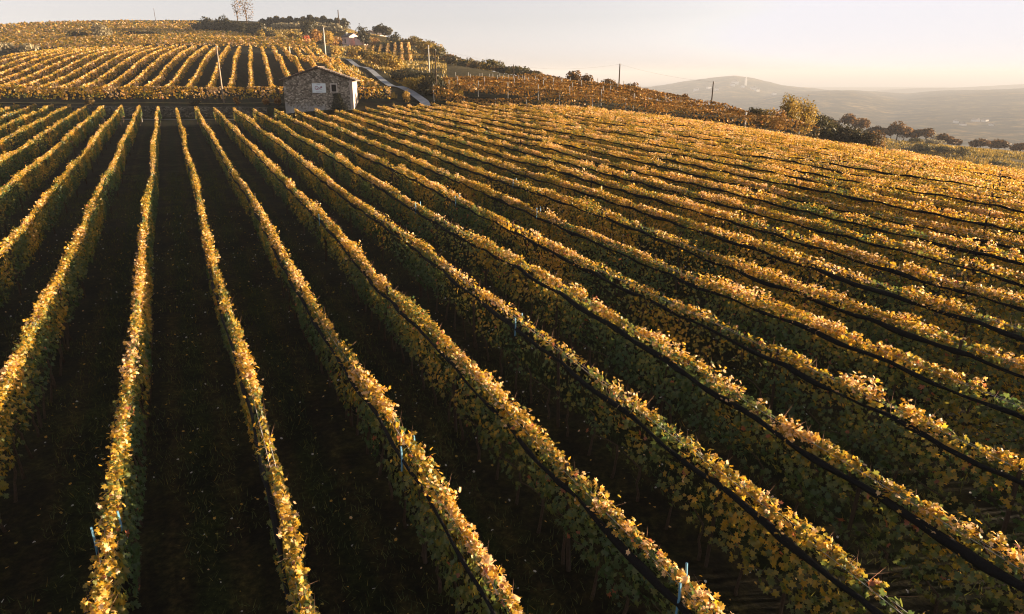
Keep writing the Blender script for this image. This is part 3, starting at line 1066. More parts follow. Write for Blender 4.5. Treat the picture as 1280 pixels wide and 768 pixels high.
# the two headland rows along the foot of the steep field
slope_row(at(-90, 127.5, 108.5), at(357, 127.5, 108.5), 'long golden vine row lying along the terrace edge left of the stone barn', 'vine rows along the terrace edge', 560, 0.62, 0.72,
          half=0.5, top=2.2, gap=0.12)
slope_row(at(449, 127.5, 108.5), at(489, 128.0, 108.5), 'short golden vine row lying along the terrace edge right of the stone barn', 'vine rows along the terrace edge', 561, 0.62, 0.72,
          half=0.5, top=2.2, gap=0.12)
# contour rows on the hilltop
y0 = at(200, 60, 228)[1]
for i in range(36):
    yy = y0 + 1 + i * 5.0
    Zd = 228 + i * 5.0
    pr = np.interp(Zd, [228, 260, 330, 420], [398, 390, 283, 252])
    xl, xr = (-70 - 640) / F * Zd, (pr - 640) / F * Zd
    if i == 22:
        continue
    slope_row((xl, yy), (xr, yy + 3), f'far golden vine row across the hilltop, {ORD[i + 1]} up from the steep slope' if i else
              'far golden vine row across the hilltop just above the steep slope', 'vine rows across the hilltop', 600 + i,
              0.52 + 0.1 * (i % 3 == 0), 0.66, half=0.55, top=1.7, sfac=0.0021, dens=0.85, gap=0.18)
# brown field on the right with pale posts
fa, fb = at(541, 128, 107), at(985, 170, 96)
fa[2] = fb[2] = 0
d_ = (fb - fa) / np.linalg.norm(fb - fa)
nrm = np.array([-d_[1], d_[0], 0])
for i in range(19):
    a = fa + nrm * (5.5 * i) + d_ * (0.6 * i - (6 if i > 1 else 0))
    b = fb + nrm * (5.5 * i) + d_ * (4 - 2.6 * i)
    slope_row(a, b, 'russet vine row at the front of the brown vineyard, facing the netted rows' if i == 0 else
              f'russet vine row with pale posts in the brown vineyard, {ORD[i + 1]} back from its front row', 'russet vine rows of the right-hand vineyard', 700 + i,
              0.50 if i else 0.30, 0.66, half=0.38 if i else 0.6, top=1.75 if i else 2.3, bottom=0.5 if i else 0.15, pal=PAL_BROWN, gap=0.26 if i else 0.2,  # front row darker: the shade on its face put into leaf colour
              posts=tall_post_me if i < 9 else None, post_step=5.0, post_to=34.0, mat='dry_leaf', dens=1.3)
# small terrace field below the pink house
for i in range(7):
    a = at(449 + 10.8 * i, 76.5, 231)
    b = at(461 + 8.3 * i, 61.5, 286)
    slope_row(a, b, f'pale vine row in the small plot below the pink house, {ORD[i + 1]} from its left side' if i else
              'pale vine row in the small plot below the pink house, the leftmost one', 'vine rows of the small plot below the pink house', 740 + i,
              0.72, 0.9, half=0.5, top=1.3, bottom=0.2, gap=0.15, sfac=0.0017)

# ------------------------------------------------------------------ shrubs and trees
SHRUB = {
    'dark': np.array([(0.022, 0.022, 0.010), (0.042, 0.036, 0.014), (0.075, 0.055, 0.018), (0.14, 0.085, 0.025), (0.2, 0.12, 0.03), (0.3, 0.18, 0.05)]),
    'olive': np.array([(0.04, 0.04, 0.014), (0.09, 0.075, 0.022), (0.17, 0.12, 0.03), (0.26, 0.165, 0.04), (0.3, 0.2, 0.06), (0.4, 0.28, 0.1)]),
    'russet': np.array([(0.06, 0.04, 0.015), (0.14, 0.07, 0.02), (0.26, 0.12, 0.025), (0.38, 0.18, 0.03), (0.48, 0.25, 0.05), (0.55, 0.32, 0.1)]),
    'gold': np.array([(0.10, 0.08, 0.02), (0.22, 0.15, 0.025), (0.36, 0.22, 0.03), (0.48, 0.28, 0.04), (0.58, 0.36, 0.07), (0.66, 0.44, 0.16)]),
    'red': np.array([(0.2, 0.04, 0.02), (0.35, 0.07, 0.03), (0.5, 0.12, 0.05), (0.6, 0.2, 0.09), (0.66, 0.3, 0.16), (0.7, 0.4, 0.25)]),
    'pale': np.array([(0.16, 0.13, 0.07), (0.25, 0.2, 0.11), (0.36, 0.29, 0.16), (0.46, 0.37, 0.22), (0.56, 0.46, 0.29), (0.64, 0.55, 0.38)]),
}


def crown_points(w, d, h, n, rng, lobes=7, z0=0.0, shape='round'):
    """points and outward normals of an uneven crown standing on z0"""
    c, r = [], []
    for i in range(lobes):
        if shape == 'cone':
            t = i / max(1, lobes - 1)
            g = rng.uniform(0, 6.28)
            rr = (1 - t) * 0.3
            c.append((math.cos(g) * rr * w * 0.5, math.sin(g) * rr * d * 0.5, z0 + h * (0.18 + 0.72 * t)))
            r.append((w * (0.44 - 0.3 * t), d * (0.44 - 0.3 * t), h * 0.2))
        else:
            g = 2 * math.pi * i / lobes + rng.uniform(-0.4, 0.4)
            q = rng.uniform(0.25, 0.62) if i else 0.0
            zz = rng.uniform(0.36, 0.72) if i else 0.55
            if shape == 'parasol':
                zz = 0.35 + 0.45 * (1 - q) + rng.uniform(-0.08, 0.08)
            c.append((math.cos(g) * q * w * 0.5, math.sin(g) * q * d * 0.5, z0 + h * zz))
            s = rng.uniform(0.42, 0.62)
            r.append((w * 0.5 * s, d * 0.5 * s, h * (0.36 if shape == 'round' else 0.28) * rng.uniform(0.85, 1.2)))
    c, r = np.array(c), np.array(r)
    k = rng.integers(0, lobes, n)
    u = rng.normal(size=(n, 3))
    u /= np.linalg.norm(u, axis=1, keepdims=True)
    rad = rng.uniform(0.35, 1.0, (n, 1)) ** 0.45
    # sprays: a few directions reach out further
    spray = 1 + 0.28 * (vnoise(u[:, 0] * 3 + k * 7, u[:, 1] * 3 + u[:, 2] * 5, 3)[:, None] - 0.4)
    P = c[k] + u * r[k] * rad * spray
    P[:, 2] = np.maximum(P[:, 2], z0 + 0.02 * h)
    Nn = u + rng.normal(0, 0.5, (n, 3)) + np.array([0, 0, 0.25])
    return P, Nn


def shrub(name, px, Z, w, h, label, cat, pal, seed, group=None, n=None, autumn=0.4, shape='round', trunk=0.0, lobes=7, dz=0.0, d=None, lean=0, leaf=None, tw=None, y=None):
    rng = np.random.default_rng(seed)
    p = on_ground(px, Z, y)
    d = d or w
    ls = leaf or max(0.14, 0.0024 * Z)
    n = n or int(min(9000, 2.6 * (w * h + w * d + d * h) / ls ** 2 * 0.9))
    root = empty(name, (p[0], p[1], p[2] + dz - 0.05), label=label, cat=cat, group=group)
    ch = h - trunk
    P, Nn = crown_points(w, d, ch, n, rng, lobes, trunk, shape)
    P[:, 0] += lean * P[:, 2]
    a = autumn + 0.5 * (vnoise(P[:, 0] * 1.1 / max(1, w / 4) + 50, P[:, 2] * 1.1 / max(1, w / 4) + P[:, 1], seed) - 0.5) + rng.normal(0, 0.16, n)
    col = palette(a, SHRUB[pal])
    me = leaf_mesh('crown', P, Nn, ls * rng.uniform(0.6, 1.3, n), col, rng, M['scrub'])
    link('crown' if trunk else 'foliage', me, root)
    if trunk:
        mb = MB()
        r0 = tw or max(0.09, 0.028 * h)
        top = (lean * trunk, 0, trunk + ch * 0.35)
        mb.tube([(0, 0, -0.3), (rng.normal(0, 0.05), rng.normal(0, 0.05), trunk * 0.5), top], [r0 * 1.2, r0, r0 * 0.7], 7)
        for q in range(5):
            g = rng.uniform(0, 6.28)
            e = np.array([math.cos(g) * w * 0.3, math.sin(g) * d * 0.3, trunk + ch * rng.uniform(0.35, 0.75)])
            b0 = np.array(top) * np.array([1, 1, rng.uniform(0.7, 1)])
            mb.tube([b0, (b0 + e) / 2 + (0, 0, 0.05 * h), e], [r0 * 0.5, r0 * 0.36, r0 * 0.12], 5)
        mb.build('trunk', M['bark'], root, True)
    else:
        mb = MB()
        for q in range(4):
            g = rng.uniform(0, 6.28)
            mb.tube([(0.1 * w * math.cos(g), 0.1 * d * math.sin(g), -0.2), (0.2 * w * math.cos(g), 0.2 * d * math.sin(g), 0.55 * h)], [0.05, 0.02], 5)
        mb.build('stems', M['bark'], root)
    return root


S = shrub
g = 'dark shrubs on the hilltop skyline'
for i, (px, w, h, lab) in enumerate([
        (258, 6, 5.5, 'dark shrub at the left end of the skyline thicket'), (270, 7, 8.0, 'tall dark shrub near the left end of the skyline thicket'),
        (281, 7, 6.5, 'dark rounded shrub two left of the bare twin trees'), (291, 7, 8.5, 'peaked dark shrub just left of the bare twin trees'),
        (304, 8, 6.5, 'dark shrub under the left bare tree'), (318, 7, 5.5, 'dark shrub under the right bare tree'),
        (331, 8, 5.5, 'low dark shrub right of the bare twin trees')]):
    S('shrub', px, 352 - i * 3, w * 1.5, h * 0.92, lab, 'shrub', 'dark', 900 + i, g, autumn=0.25)
for i, px in enumerate((312, 325, 338)):
    S('shrub', px, 322 - 8 * i, 8 + i, 4.5, ['dark bush low on the hilltop edge, left of three', 'dark bush low on the hilltop edge, middle of three', 'dark bush low on the hilltop edge, right of three by a small orange one'][i],
      'shrub', 'dark', 915 + i, g, autumn=0.2)
S('shrub', 332, 300, 4.5, 5, 'small orange bush in front of the dark hilltop bushes', 'shrub', 'gold', 919)
# clipped hedge along the skyline
for i in range(13):
    px = 337 + i * 8.2
    S('skyline_conifer', px, 396 + (i % 2) * 2, 11.0, 3.8 + 1.4 * ((i * 7) % 5) / 4, f'dark pointed conifer of the skyline hedge, {ORD[i + 1]} from its left end' if i else 'dark pointed conifer at the left end of the skyline hedge',
      'conifer', 'dark', 930 + i, 'conifers of the skyline hedge', shape='cone', autumn=0.32, lobes=6)
# bare twin trees
S('bare_tree', 306, 350, 5.5, 20, 'thin bare tree on the skyline, paler left one of a pair', 'tree', 'russet', 950, 'bare trees on the skyline', n=230, autumn=0.3, trunk=5, lobes=9, leaf=0.5, tw=0.28)
S('bare_tree', 317, 348, 9.5, 21, 'russet half bare tree on the skyline, fuller right one of a pair', 'tree', 'russet', 951, 'bare trees on the skyline', n=520, autumn=0.25, trunk=4, lobes=13, leaf=0.5, tw=0.3)
# olive grove on the pale slope
for i in range(22):
    px = 352 + (i % 11) * 7.6 + (i // 11) * 4
    Z = 372 - (i // 11) * 26
    S('olive_tree', px, Z, 5.2, 4.0, f'pale olive tree on the dry slope, {ORD[i % 11 + 1]} from the left in the {["upper", "lower"][i // 11]} line' if i % 11 else
      f'pale olive tree at the left end of the {["upper", "lower"][i // 11]} line on the dry slope', 'olive tree', 'pale', 960 + i, 'olive trees on the dry slope', autumn=0.45, trunk=0.8, lobes=5)
S('round_tree', 392, 318, 9, 9.5, 'dark round tree beside the pale concrete pole', 'tree', 'dark', 990, autumn=0.3, trunk=1.2)
for i, (px, Z, w, h, pal, a, lab) in enumerate([
        (372, 268, 6, 4.0, 'gold', 0.5, 'golden bush left of the red bush on the hilltop'), (388, 262, 3.6, 3.2, 'red', 0.3, 'bright red bush at the end of the hilltop vines'),
        (400, 268, 6, 5.5, 'russet', 0.6, 'orange bush between the red bush and the concrete pole'), (414, 274, 6, 6, 'gold', 0.5, 'yellow bush just right of the concrete pole'),
        (420, 290, 6, 5.0, 'russet', 0.45, 'russet bush left of the pink house'), (427, 300, 4, 4.5, 'russet', 0.3, 'dark russet bush against the pink house wall'),
        (402, 300, 8, 6, 'dark', 0.35, 'dark shrub behind the orange bushes'),
        (424, 232, 5, 3.5, 'gold', 0.6, 'yellow bush above the road bend'), (450, 226, 6, 4, 'gold', 0.55, 'golden bush below the pink house driveway'),
        (441, 250, 4, 2.0, 'russet', 0.6, 'small orange bush below the pink house'), (462, 205, 6, 4.0, 'olive', 0.55, 'olive bush beside the road bend'),
        (471, 190, 6, 4.4, 'gold', 0.5, 'golden bush at the left end of the road bank'), (482, 180, 6, 4.4, 'olive', 0.6, 'olive gold bush in the middle of the road bank'),
        (494, 170, 6, 4.4, 'gold', 0.45, 'dull gold bush at the right end of the road bank')]):
    S('bush', px, Z, w, h, lab, 'bush', pal, 1000 + i, 'bushes around the pink house and road', autumn=a)
# trees round the houses
S('conifer_tree', 457, 312, 5.5, 8.8, 'dark conifer standing right in front of the pink house', 'tree', 'dark', 1020, autumn=0.22, trunk=0.6, lobes=9)
S('conifer_tree', 463.5, 316, 4.5, 6.5, 'smaller dark conifer beside the one hiding the pink house', 'tree', 'dark', 1021, autumn=0.25, trunk=0.6, lobes=8)
for i, (px, Z, w, h, pal, a, lab) in enumerate([
        (478, 352, 9, 5.5, 'dark', 0.35, 'dark bushy tree at the left of the house grove'), (487, 348, 9, 5.0, 'dark', 0.3, 'dark bushy tree in the middle of the house grove'),
        (497, 330, 9, 6.0, 'dark', 0.25, 'tall dark tree with a spiky top in the house grove'), (512, 318, 9, 5.5, 'olive', 0.4, 'olive round tree right of the spiky tree'),
        (520, 315, 9, 6.8, 'russet', 0.3, 'brown round tree on the crest of the house grove'), (530, 305, 9, 6.2, 'olive', 0.35, 'wide olive tree near the right end of the house grove'),
        (539, 292, 8, 5.5, 'russet', 0.3, 'russet round tree at the right end of the house grove'), (545, 262, 8, 5.0, 'gold', 0.4, 'golden bush below the house grove crest'),
        (533, 250, 7, 6, 'gold', 0.35, 'golden bush at the right edge of the small plot'), (512, 292, 8, 4, 'gold', 0.5, 'yellow bush along the top of the small plot'),
        (484, 300, 10, 4, 'olive', 0.4, 'low olive hedge bush above the small plot'), (500, 296, 9, 4, 'olive', 0.35, 'low dull bush above the middle of the small plot'),
        (522, 290, 8, 5, 'olive', 0.45, 'olive bush above the right end of the small plot'), (473, 302, 6, 5, 'russet', 0.6, 'orange bush left of the small plot top')]):
    S('grove_tree', px, Z, w, h, lab, 'tree', pal, 1030 + i, 'trees and bushes of the house grove', autumn=a, trunk=0.5 if h >= 5.5 else 0.0)
# bushes sliding down the skyline to the right
for i in range(16):
    px = 552 + i * 8.2
    Z = np.interp(px, [552, 620, 680], [250, 205, 180])
    w = [7, 6, 8, 5][i % 4]
    h = [4.0, 3.0, 3.6, 2.6][(i * 3) % 4] * (1 if px < 620 else 0.72)
    S('hillside_bush', px, Z, w, h, f'bush on the skyline above the brown vineyard, {ORD[i + 1]} from the house grove' if i else 'bush on the skyline next to the house grove', 'bush',
      ['olive', 'russet', 'dark', 'gold'][(i * 5) % 4], 1060 + i, 'bushes along the brown vineyard skyline', autumn=[0.3, 0.35, 0.4, 0.3][i % 4])
for i, px in enumerate((690, 716, 722, 735, 742, 761, 768, 790, 806, 858, 948)):
    Z = np.interp(px, [690, 800, 950], [172, 146, 112])
    h = [2.0, 4.2, 3.4, 3.8, 2.6, 4.0, 3.2, 3.6, 2.4, 2.2, 2.6][i]
    S('round_bush', px, Z, h * 1.05, h, f'small round tree behind the brown vineyard, {ORD[i + 1]} from the left' if i else 'small round tree behind the brown vineyard, leftmost one', 'small tree',
      'russet', 1090 + i, 'round trees behind the brown vineyard', autumn=0.28, trunk=0.7, lobes=6)
# dark bank right of the road
for i, (px, Z, w, h, pal, a) in enumerate([(503, 152, 7, 2.6, 'dark', 0.22), (514, 143, 7, 2.6, 'dark', 0.22), (525, 133, 7, 2.8, 'dark', 0.2), (537, 124, 6, 2.8, 'dark', 0.2),
                                           (518, 120, 5, 2.2, 'gold', 0.35), (528, 117, 5, 2.4, 'gold', 0.3), (536, 112, 5, 2.8, 'dark', 0.3), (546, 113, 5, 3.2, 'dark', 0.25)]):
    S('bank_shrub', px, Z, w, h, (['dark', 'golden'][pal == 'gold'] + ' shrub on the shady road bank, ' + (ORD[i + 1] if pal == 'dark' and i < 4 else ['left one of two', 'right one of two', 'left one near the front vine row', 'right one near the front vine row'][i - 4])
      + (' along its upper edge' if i < 4 else '')), 'shrub', pal, 1110 + i, 'shrubs on the road bank', autumn=a, lobes=6)
# climbers at the row ends by the road
S('bush', 508, 106, 1.5, 1.8, 'pale golden climber bush where the road meets the vines', 'bush', 'gold', 1125, autumn=0.8)
# tall golden trees and the dark hedge on the right
S('golden_tree', 993, 111, 3.6, 6.3, 'narrow golden tree, darker left one of a pair by the field edge', 'tree', 'gold', 1130, 'golden trees at the field edge', autumn=0.34, trunk=0.4, lobes=13)
S('golden_tree', 1010, 113, 5.6, 6.2, 'broad feathery golden tree, right one of a pair by the field edge', 'tree', 'gold', 1131, 'golden trees at the field edge', autumn=0.42, trunk=0.5, lobes=10)
for i, (px, Z, w, h, pal, a) in enumerate([(1028, 124, 5.5, 5.0, 'dark', 0.35), (1040, 125, 5.5, 4.8, 'olive', 0.3), (1053, 126, 5.5, 4.4, 'dark', 0.4), (1066, 126, 6, 4.0, 'dark', 0.4),
                                           (1080, 127, 6, 3.8, 'dark', 0.35), (1094, 127, 5.5, 3.6, 'dark', 0.3), (1105, 127, 4.5, 4.2, 'russet', 0.3)]):
    S('hedge_bush', px, Z, w, h, f'dark bush of the hedge right of the golden trees, {ORD[i + 1]} from the left' if i < 6 else 'round russet bush ending the dark hedge on its right',
      'bush', pal, 1140 + i, 'bushes of the dark hedge', autumn=a, lobes=7)
for i, (px, Z, w, h, pal, a, lab) in enumerate([(963, 101, 3, 3.2, 'gold', 0.5, 'small golden bush left of the dark gatepost'), (979, 101, 3.6, 3.6, 'russet', 0.55, 'rusty bush beside the low shed'),
                                                (950, 102, 3, 3, 'dark', 0.3, 'dark bush behind the pale post')]):
    S('bush', px, Z, w, h, lab, 'bush', pal, 1150 + i, 'bushes at the end of the brown vineyard', autumn=a)
# round trees along the far meadow
TREES = [(1030, 320, 8, 7), (1043, 320, 8, 7.5), (1053, 322, 6, 6.5), (1069, 322, 11, 9.5), (1086, 324, 12, 9.5), (1098, 324, 6, 6), (1108, 326, 10, 8), (1118, 326, 8, 8), (1126, 326, 9, 9),
         (1134, 326, 12, 11), (1143, 327, 9, 9.5), (1152, 327, 8, 8), (1160, 328, 9, 9), (1172, 328, 9, 10), (1194, 329, 9, 8.5), (1204, 329, 7, 7.5), (1212, 330, 7, 7), (1244, 331, 11, 8.5), (1267, 332, 12, 9.5), (1296, 333, 10, 9)]
for i, (px, Z, w, h) in enumerate(TREES):
    lab = f'brown round tree along the far meadow crest, {ORD[i + 1]} from the left' if 0 < i < 17 else ['brown round tree along the far meadow crest, leftmost behind the dark hedge', '', '', 'brown round tree standing apart on the meadow, left one of two',
                                                                                                      'broad brown tree standing apart on the meadow, right one of two', 'brown round tree farthest along the meadow crest'][max(0, i - 14)]
    h *= 0.95
    S('meadow_tree', px, Z, w * 0.92, h, lab, 'tree', 'russet', 1160 + i, 'round trees along the far meadow', autumn=0.25, trunk=h * 0.36, shape='parasol', lobes=8)
S('bare_tree', 1179, 327, 5, 7.5, 'pale bare tree leaning beside the meadow trees', 'tree', 'pale', 1185, autumn=0.4, n=160, trunk=2.5, leaf=0.5, lean=0.2)
for i, (px, Z, w, h, pal) in enumerate([(1172, 262, 9, 3.2, 'olive'), (1198, 256, 10, 3.2, 'olive'), (1222, 250, 5, 4, 'olive'), (1185, 290, 9, 2.6, 'pale'), (1148, 230, 12, 2.2, 'olive'), (1205, 225, 14, 2.4, 'olive'),
                                        (1250, 225, 14, 2.4, 'olive'), (1275, 232, 10, 2.6, 'olive'), (1130, 250, 10, 2.2, 'pale'), (1160, 300, 9, 2.2, 'olive')]):
    S('meadow_shrub', px, Z, w, h, ['low olive shrub under the meadow trees, left one', 'low olive shrub under the meadow trees, right one', 'small round olive shrub alone on the meadow',
                                    'pale dry shrub below the bare tree', 'low wide shrub behind the vine field edge, leftmost', 'low wide shrub behind the vine field edge, second from left',
                                    'low wide shrub behind the vine field edge, third from left', 'low shrub behind the vine field at the right side', 'pale dry shrub at the left of the meadow', 'low olive shrub just below the meadow crest'][i],
      'shrub', pal, 1190 + i, 'shrubs on the far meadow', autumn=0.35, lobes=6)
# shrubs of the hilltop
S('bush', 18, 226, 7, 3.0, 'pinkish dry bush at the left above the steep slope', 'bush', 'pale', 1210, autumn=0.5)
S('bush', 44, 228, 6, 2.6, 'small dry bush right of the pinkish bush', 'bush', 'pale', 1211, autumn=0.4)
S('bush', 137, 285, 8, 7, 'light brown bush breaking the hilltop vine rows', 'bush', 'pale', 1212, autumn=0.3)
S('hedge', 190, 300, 22, 3.0, 'long low dark strip added for the shadow gap across the hilltop vines', 'hedge', 'dark', 1213, autumn=0.2, d=3, lobes=12)  # foliage strip added to stand for a dark shadow gap
S('hedge', 112, 292, 16, 4.0, 'dark hedge left of the light brown hilltop bush', 'hedge', 'dark', 1214, autumn=0.3, d=3, lobes=10)

# ------------------------------------------------------------------ terrace wall, paths, road
def strip(name, pts, w, mat, lift=0.05, kind='structure', step=2.0, skip_ground=None):
    pts = np.array([(p[0], p[1]) for p in pts])
    seg = np.r_[0, np.cumsum(np.linalg.norm(np.diff(pts, axis=0), axis=1))]
    s = np.linspace(0, seg[-1], max(3, int(seg[-1] / step)))
    x, y = np.interp(s, seg, pts[:, 0]), np.interp(s, seg, pts[:, 1])
    for _ in range(6):
        x[1:-1] = (x[:-2] + 2 * x[1:-1] + x[2:]) / 4
        y[1:-1] = (y[:-2] + 2 * y[1:-1] + y[2:]) / 4
    tx, ty = np.gradient(x), np.gradient(y)
    l = np.hypot(tx, ty)
    nx, ny = -ty / l, tx / l
    cols = []
    for q in np.linspace(-0.5, 0.5, 5):
        xx, yy = x + nx * w * q, y + ny * w * q
        cols.append(np.c_[xx, yy, ground_z(xx, yy)])
    cols = np.array(cols)
    cols[:, :, 2] = cols[:, :, 2].max(0)[None] * 0.6 + cols[:, :, 2] * 0.4 + lift
    V = cols.transpose(1, 0, 2).reshape(-1, 3)
    i = np.arange(len(s) * 5).reshape(len(s), 5)
    Q = np.stack([i[:-1, :-1], i[:-1, 1:], i[1:, 1:], i[1:, :-1]], -1).reshape(-1, 4)
    o = link(name, mesh_np(name, V, Q, mat, None, True))
    return tag(o, kind=kind)


road_px = [(548, 136, 99), (531, 131, 105), (512, 121, 117), (490, 109.5, 135), (470, 98, 158), (447, 84, 190), (436, 78, 206)]
strip('road', [at(*p) for p in road_px], 1.5, M['road'], 0.25)
strip('driveway', [at(*p) for p in [(416, 63, 283), (424, 60, 295), (433, 57, 310), (440, 55, 322)]], 2.4, M['road'], 0.2)
strip('path', [at(x, 130, 105.2) for x in (-120, 0, 150, 300, 352)], 1.1, noise_mat('grass_path', [(0.3, (0.10, 0.085, 0.025)), (0.7, (0.26, 0.19, 0.06))], 1.2), 0.12)
strip('path', [(-95, TERR_Y - 1.6), (-60, TERR_Y - 1.6), (-38, TERR_Y - 1.5)], 1.4, M['path'], 0.06)

# terrace wall left of the barn
xw = np.arange(-88, -35.8, 0.8)
rng_w = np.random.default_rng(3)
zt = ground_z(xw, np.full_like(xw, TERR_Y + 1.6)) + 0.05 + 0.18 * (vnoise(xw * 0.5, xw * 0, 8) - 0.5)
zb = field_z(xw, np.full_like(xw, TERR_Y)) - 0.3
rows_v = []
for q, (yo, t) in enumerate([(0.0, 0), (0.06, 0.3), (0.14, 0.6), (0.2, 1.0), (0.75, 1.02)]):
    jit = 0.10 * (rng_w.random(len(xw)) - 0.5) if 0 < q < 4 else 0
    rows_v.append(np.c_[xw, TERR_Y - 0.15 + yo + jit + 0 * xw, zb + (zt - zb) * t])
V = np.array(rows_v).reshape(-1, 3)
i = np.arange(len(xw) * 5).reshape(5, len(xw))
Q = np.stack([i[:-1, :-1], i[:-1, 1:], i[1:, 1:], i[1:, :-1]], -1).reshape(-1, 4)
c0 = V.mean(0)
o = link('terrace_wall', mesh_np('terrace_wall', V - c0, Q, M['wallstone']))
o.location = c0
tag(o, 'dark rubble retaining wall along the terrace left of the barn', 'wall')
for i, (px, w) in enumerate([(240, 2.2), (293, 1.3), (330, 1.6), (345, 1.4), (108, 1.6)]):
    S('bush', px, 102.5, w, 1.2, ['low dark weed clump at the wall foot', 'small orange bush at the foot of the terrace wall, left of two near the barn', 'small orange bush at the foot of the terrace wall, right of two near the barn',
                                  'thin orange bush beside the barn corner', 'small dark bush at the left part of the wall foot'][i], 'bush', ['dark', 'russet', 'russet', 'russet', 'dark'][i], 1220 + i, 'small bushes at the terrace wall foot', autumn=0.5, lobes=5)

# ------------------------------------------------------------------ stone barn
bp0 = on_field(401, 144.5, 0.0)
BRZ = R(7)
barn = empty('stone_barn', (bp0[0], 105.0, float(field_z(bp0[0], 105.0)) - 0.15), BRZ, label='old grey stone barn with a low gable roof beside the vine rows', cat='barn')
BX = (401 - 640) / F * proj(0, 105.0, 2.7)[2]
barn.location.x = float(BX)
HWD, EAVE, APEX, DEP = 4.95, 5.55, 7.25, 7.5
wall = MB().prism([(-HWD, -1.0), (HWD - 0.45, -1.0), (HWD - 0.45, EAVE), (0, APEX - 0.12), (-HWD, EAVE - 0.04)], 0.0, DEP).build('wall', M['stone'], barn)
MB().box((HWD - 0.225, DEP / 2 + 0.0, EAVE / 2 - 0.42), (0.45, DEP + 0.06, EAVE + 0.9)).build('side_wall', M['quoin'], barn)
roof = empty('roof', (0, 0, 0))
roof.parent = barn
sl = (APEX - EAVE) / HWD


def roof_slab(sgn, ov):
    x1 = HWD + ov
    z1 = EAVE - sl * ov
    mb = MB().prism([(0, APEX - 0.02), (0, APEX + 0.13), (sgn * x1, z1 + 0.13), (sgn * x1, z1 - 0.02)][::(1 if sgn < 0 else -1)], -0.32, DEP + 0.3)
    return mb


roof_slab(-1, 0.5).build('roof_slope', M['tile_dark'], barn)  # slope away from the sun: its shade put into a darker tile
roof_slab(1, 0.55).build('roof_slope', M['tile'], barn)
bpy.data.objects.remove(roof)
rng_b = np.random.default_rng(8)
mb = MB()
for sgn in (-1, 1):                                # verge tiles along the front edge
    for q in np.arange(0.15, HWD + 0.45, 0.34):
        mb.box((sgn * q, -0.33 + rng_b.normal(0, 0.015), APEX - sl * q + 0.16 + rng_b.normal(0, 0.02)), (0.3, 0.24, 0.13 + 0.04 * rng_b.random()))
mb.build('verge_tiles', M['tile'], barn)
mb = MB()
for q in np.arange(-0.2, DEP + 0.2, 0.42):
    mb.box((0, q, APEX + 0.17 + rng_b.normal(0, 0.012)), (0.34, 0.38, 0.12))
mb.build('ridge_tiles', M['tile'], barn)
# window with its stone surround
wx, wz = 2.25, 4.42
win = MB().box((wx, -0.005, wz), (0.66, 0.1, 0.98)).build('window', M['opening'], barn)  # near-black panel: darkness of the open interior put into its colour
mb = MB()
mb.box((wx, -0.05, wz + 0.57), (1.06, 0.16, 0.17))
mb.box((wx - 0.43, -0.05, wz - 0.02), (0.19, 0.15, 1.0))
mb.box((wx + 0.43, -0.05, wz - 0.02), (0.19, 0.15, 1.0))
mb.box((wx, -0.06, wz - 0.57), (1.12, 0.2, 0.1))
mb.build('window_frame', M['trim'], win)
MB().box((wx, -0.06, wz), (0.03, 0.03, 0.97)).build('mullion', M['wood_dark'], win)
# dark boarded door low in the wall, and the hayloft ladder hole above it
MB().box((2.55, -0.02, 0.9), (1.35, 0.14, 2.4)).build('door', M['dark'], barn)
# a dark ivy climbing from the door to the window
rng_i = np.random.default_rng(21)
n = 1500
t = rng_i.random(n)
ix = 2.75 + (1 - t) * rng_i.normal(0, 0.62, n) + t * rng_i.normal(-0.15, 0.22, n)
P = np.c_[ix, -0.08 - 0.12 * rng_i.random(n), 1.0 + 2.6 * t ** 1.2]
Nn = np.c_[rng_i.normal(0, 0.4, n), -np.ones(n), rng_i.normal(0.2, 0.4, n)]
ivy_root = empty('ivy', tuple(barn.location), BRZ, label='dark ivy climbing the barn wall below the window', cat='climbing plant')
link('foliage', leaf_mesh('ivy', P, Nn, rng_i.uniform(0.16, 0.3, n), palette(rng_i.normal(0.1, 0.12, n), SHRUB['dark']), rng_i, M['scrub']), ivy_root)
MB().tube([(2.75, -0.06, 0.0), (2.7, -0.06, 1.5), (2.62, -0.06, 3.3)], [0.05, 0.035, 0.012], 5).build('stem', M['bark'], ivy_root)
# sign
sg_ = empty('wall_sign', tuple(barn.location), BRZ, label='pale blue rectangular sign with a dark red script logo on the barn front', cat='sign')
SX, SZ = 0.12, 4.42
MB().box((SX, -0.06, SZ), (1.95, 0.05, 1.32)).build('board', M['sign'], sg_)


def stroke(pts, w):
    mb = MB()
    mb.tube([(SX + x, -0.088, SZ + z) for x, z in pts], w, 5)
    return mb


lm = MB()


def curve(cx, cz, rx_, rz_, a0, a1, n=12):
    return [(cx + rx_ * math.cos(a0 + (a1 - a0) * i / n), cz + rz_ * math.sin(a0 + (a1 - a0) * i / n)) for i in range(n + 1)]


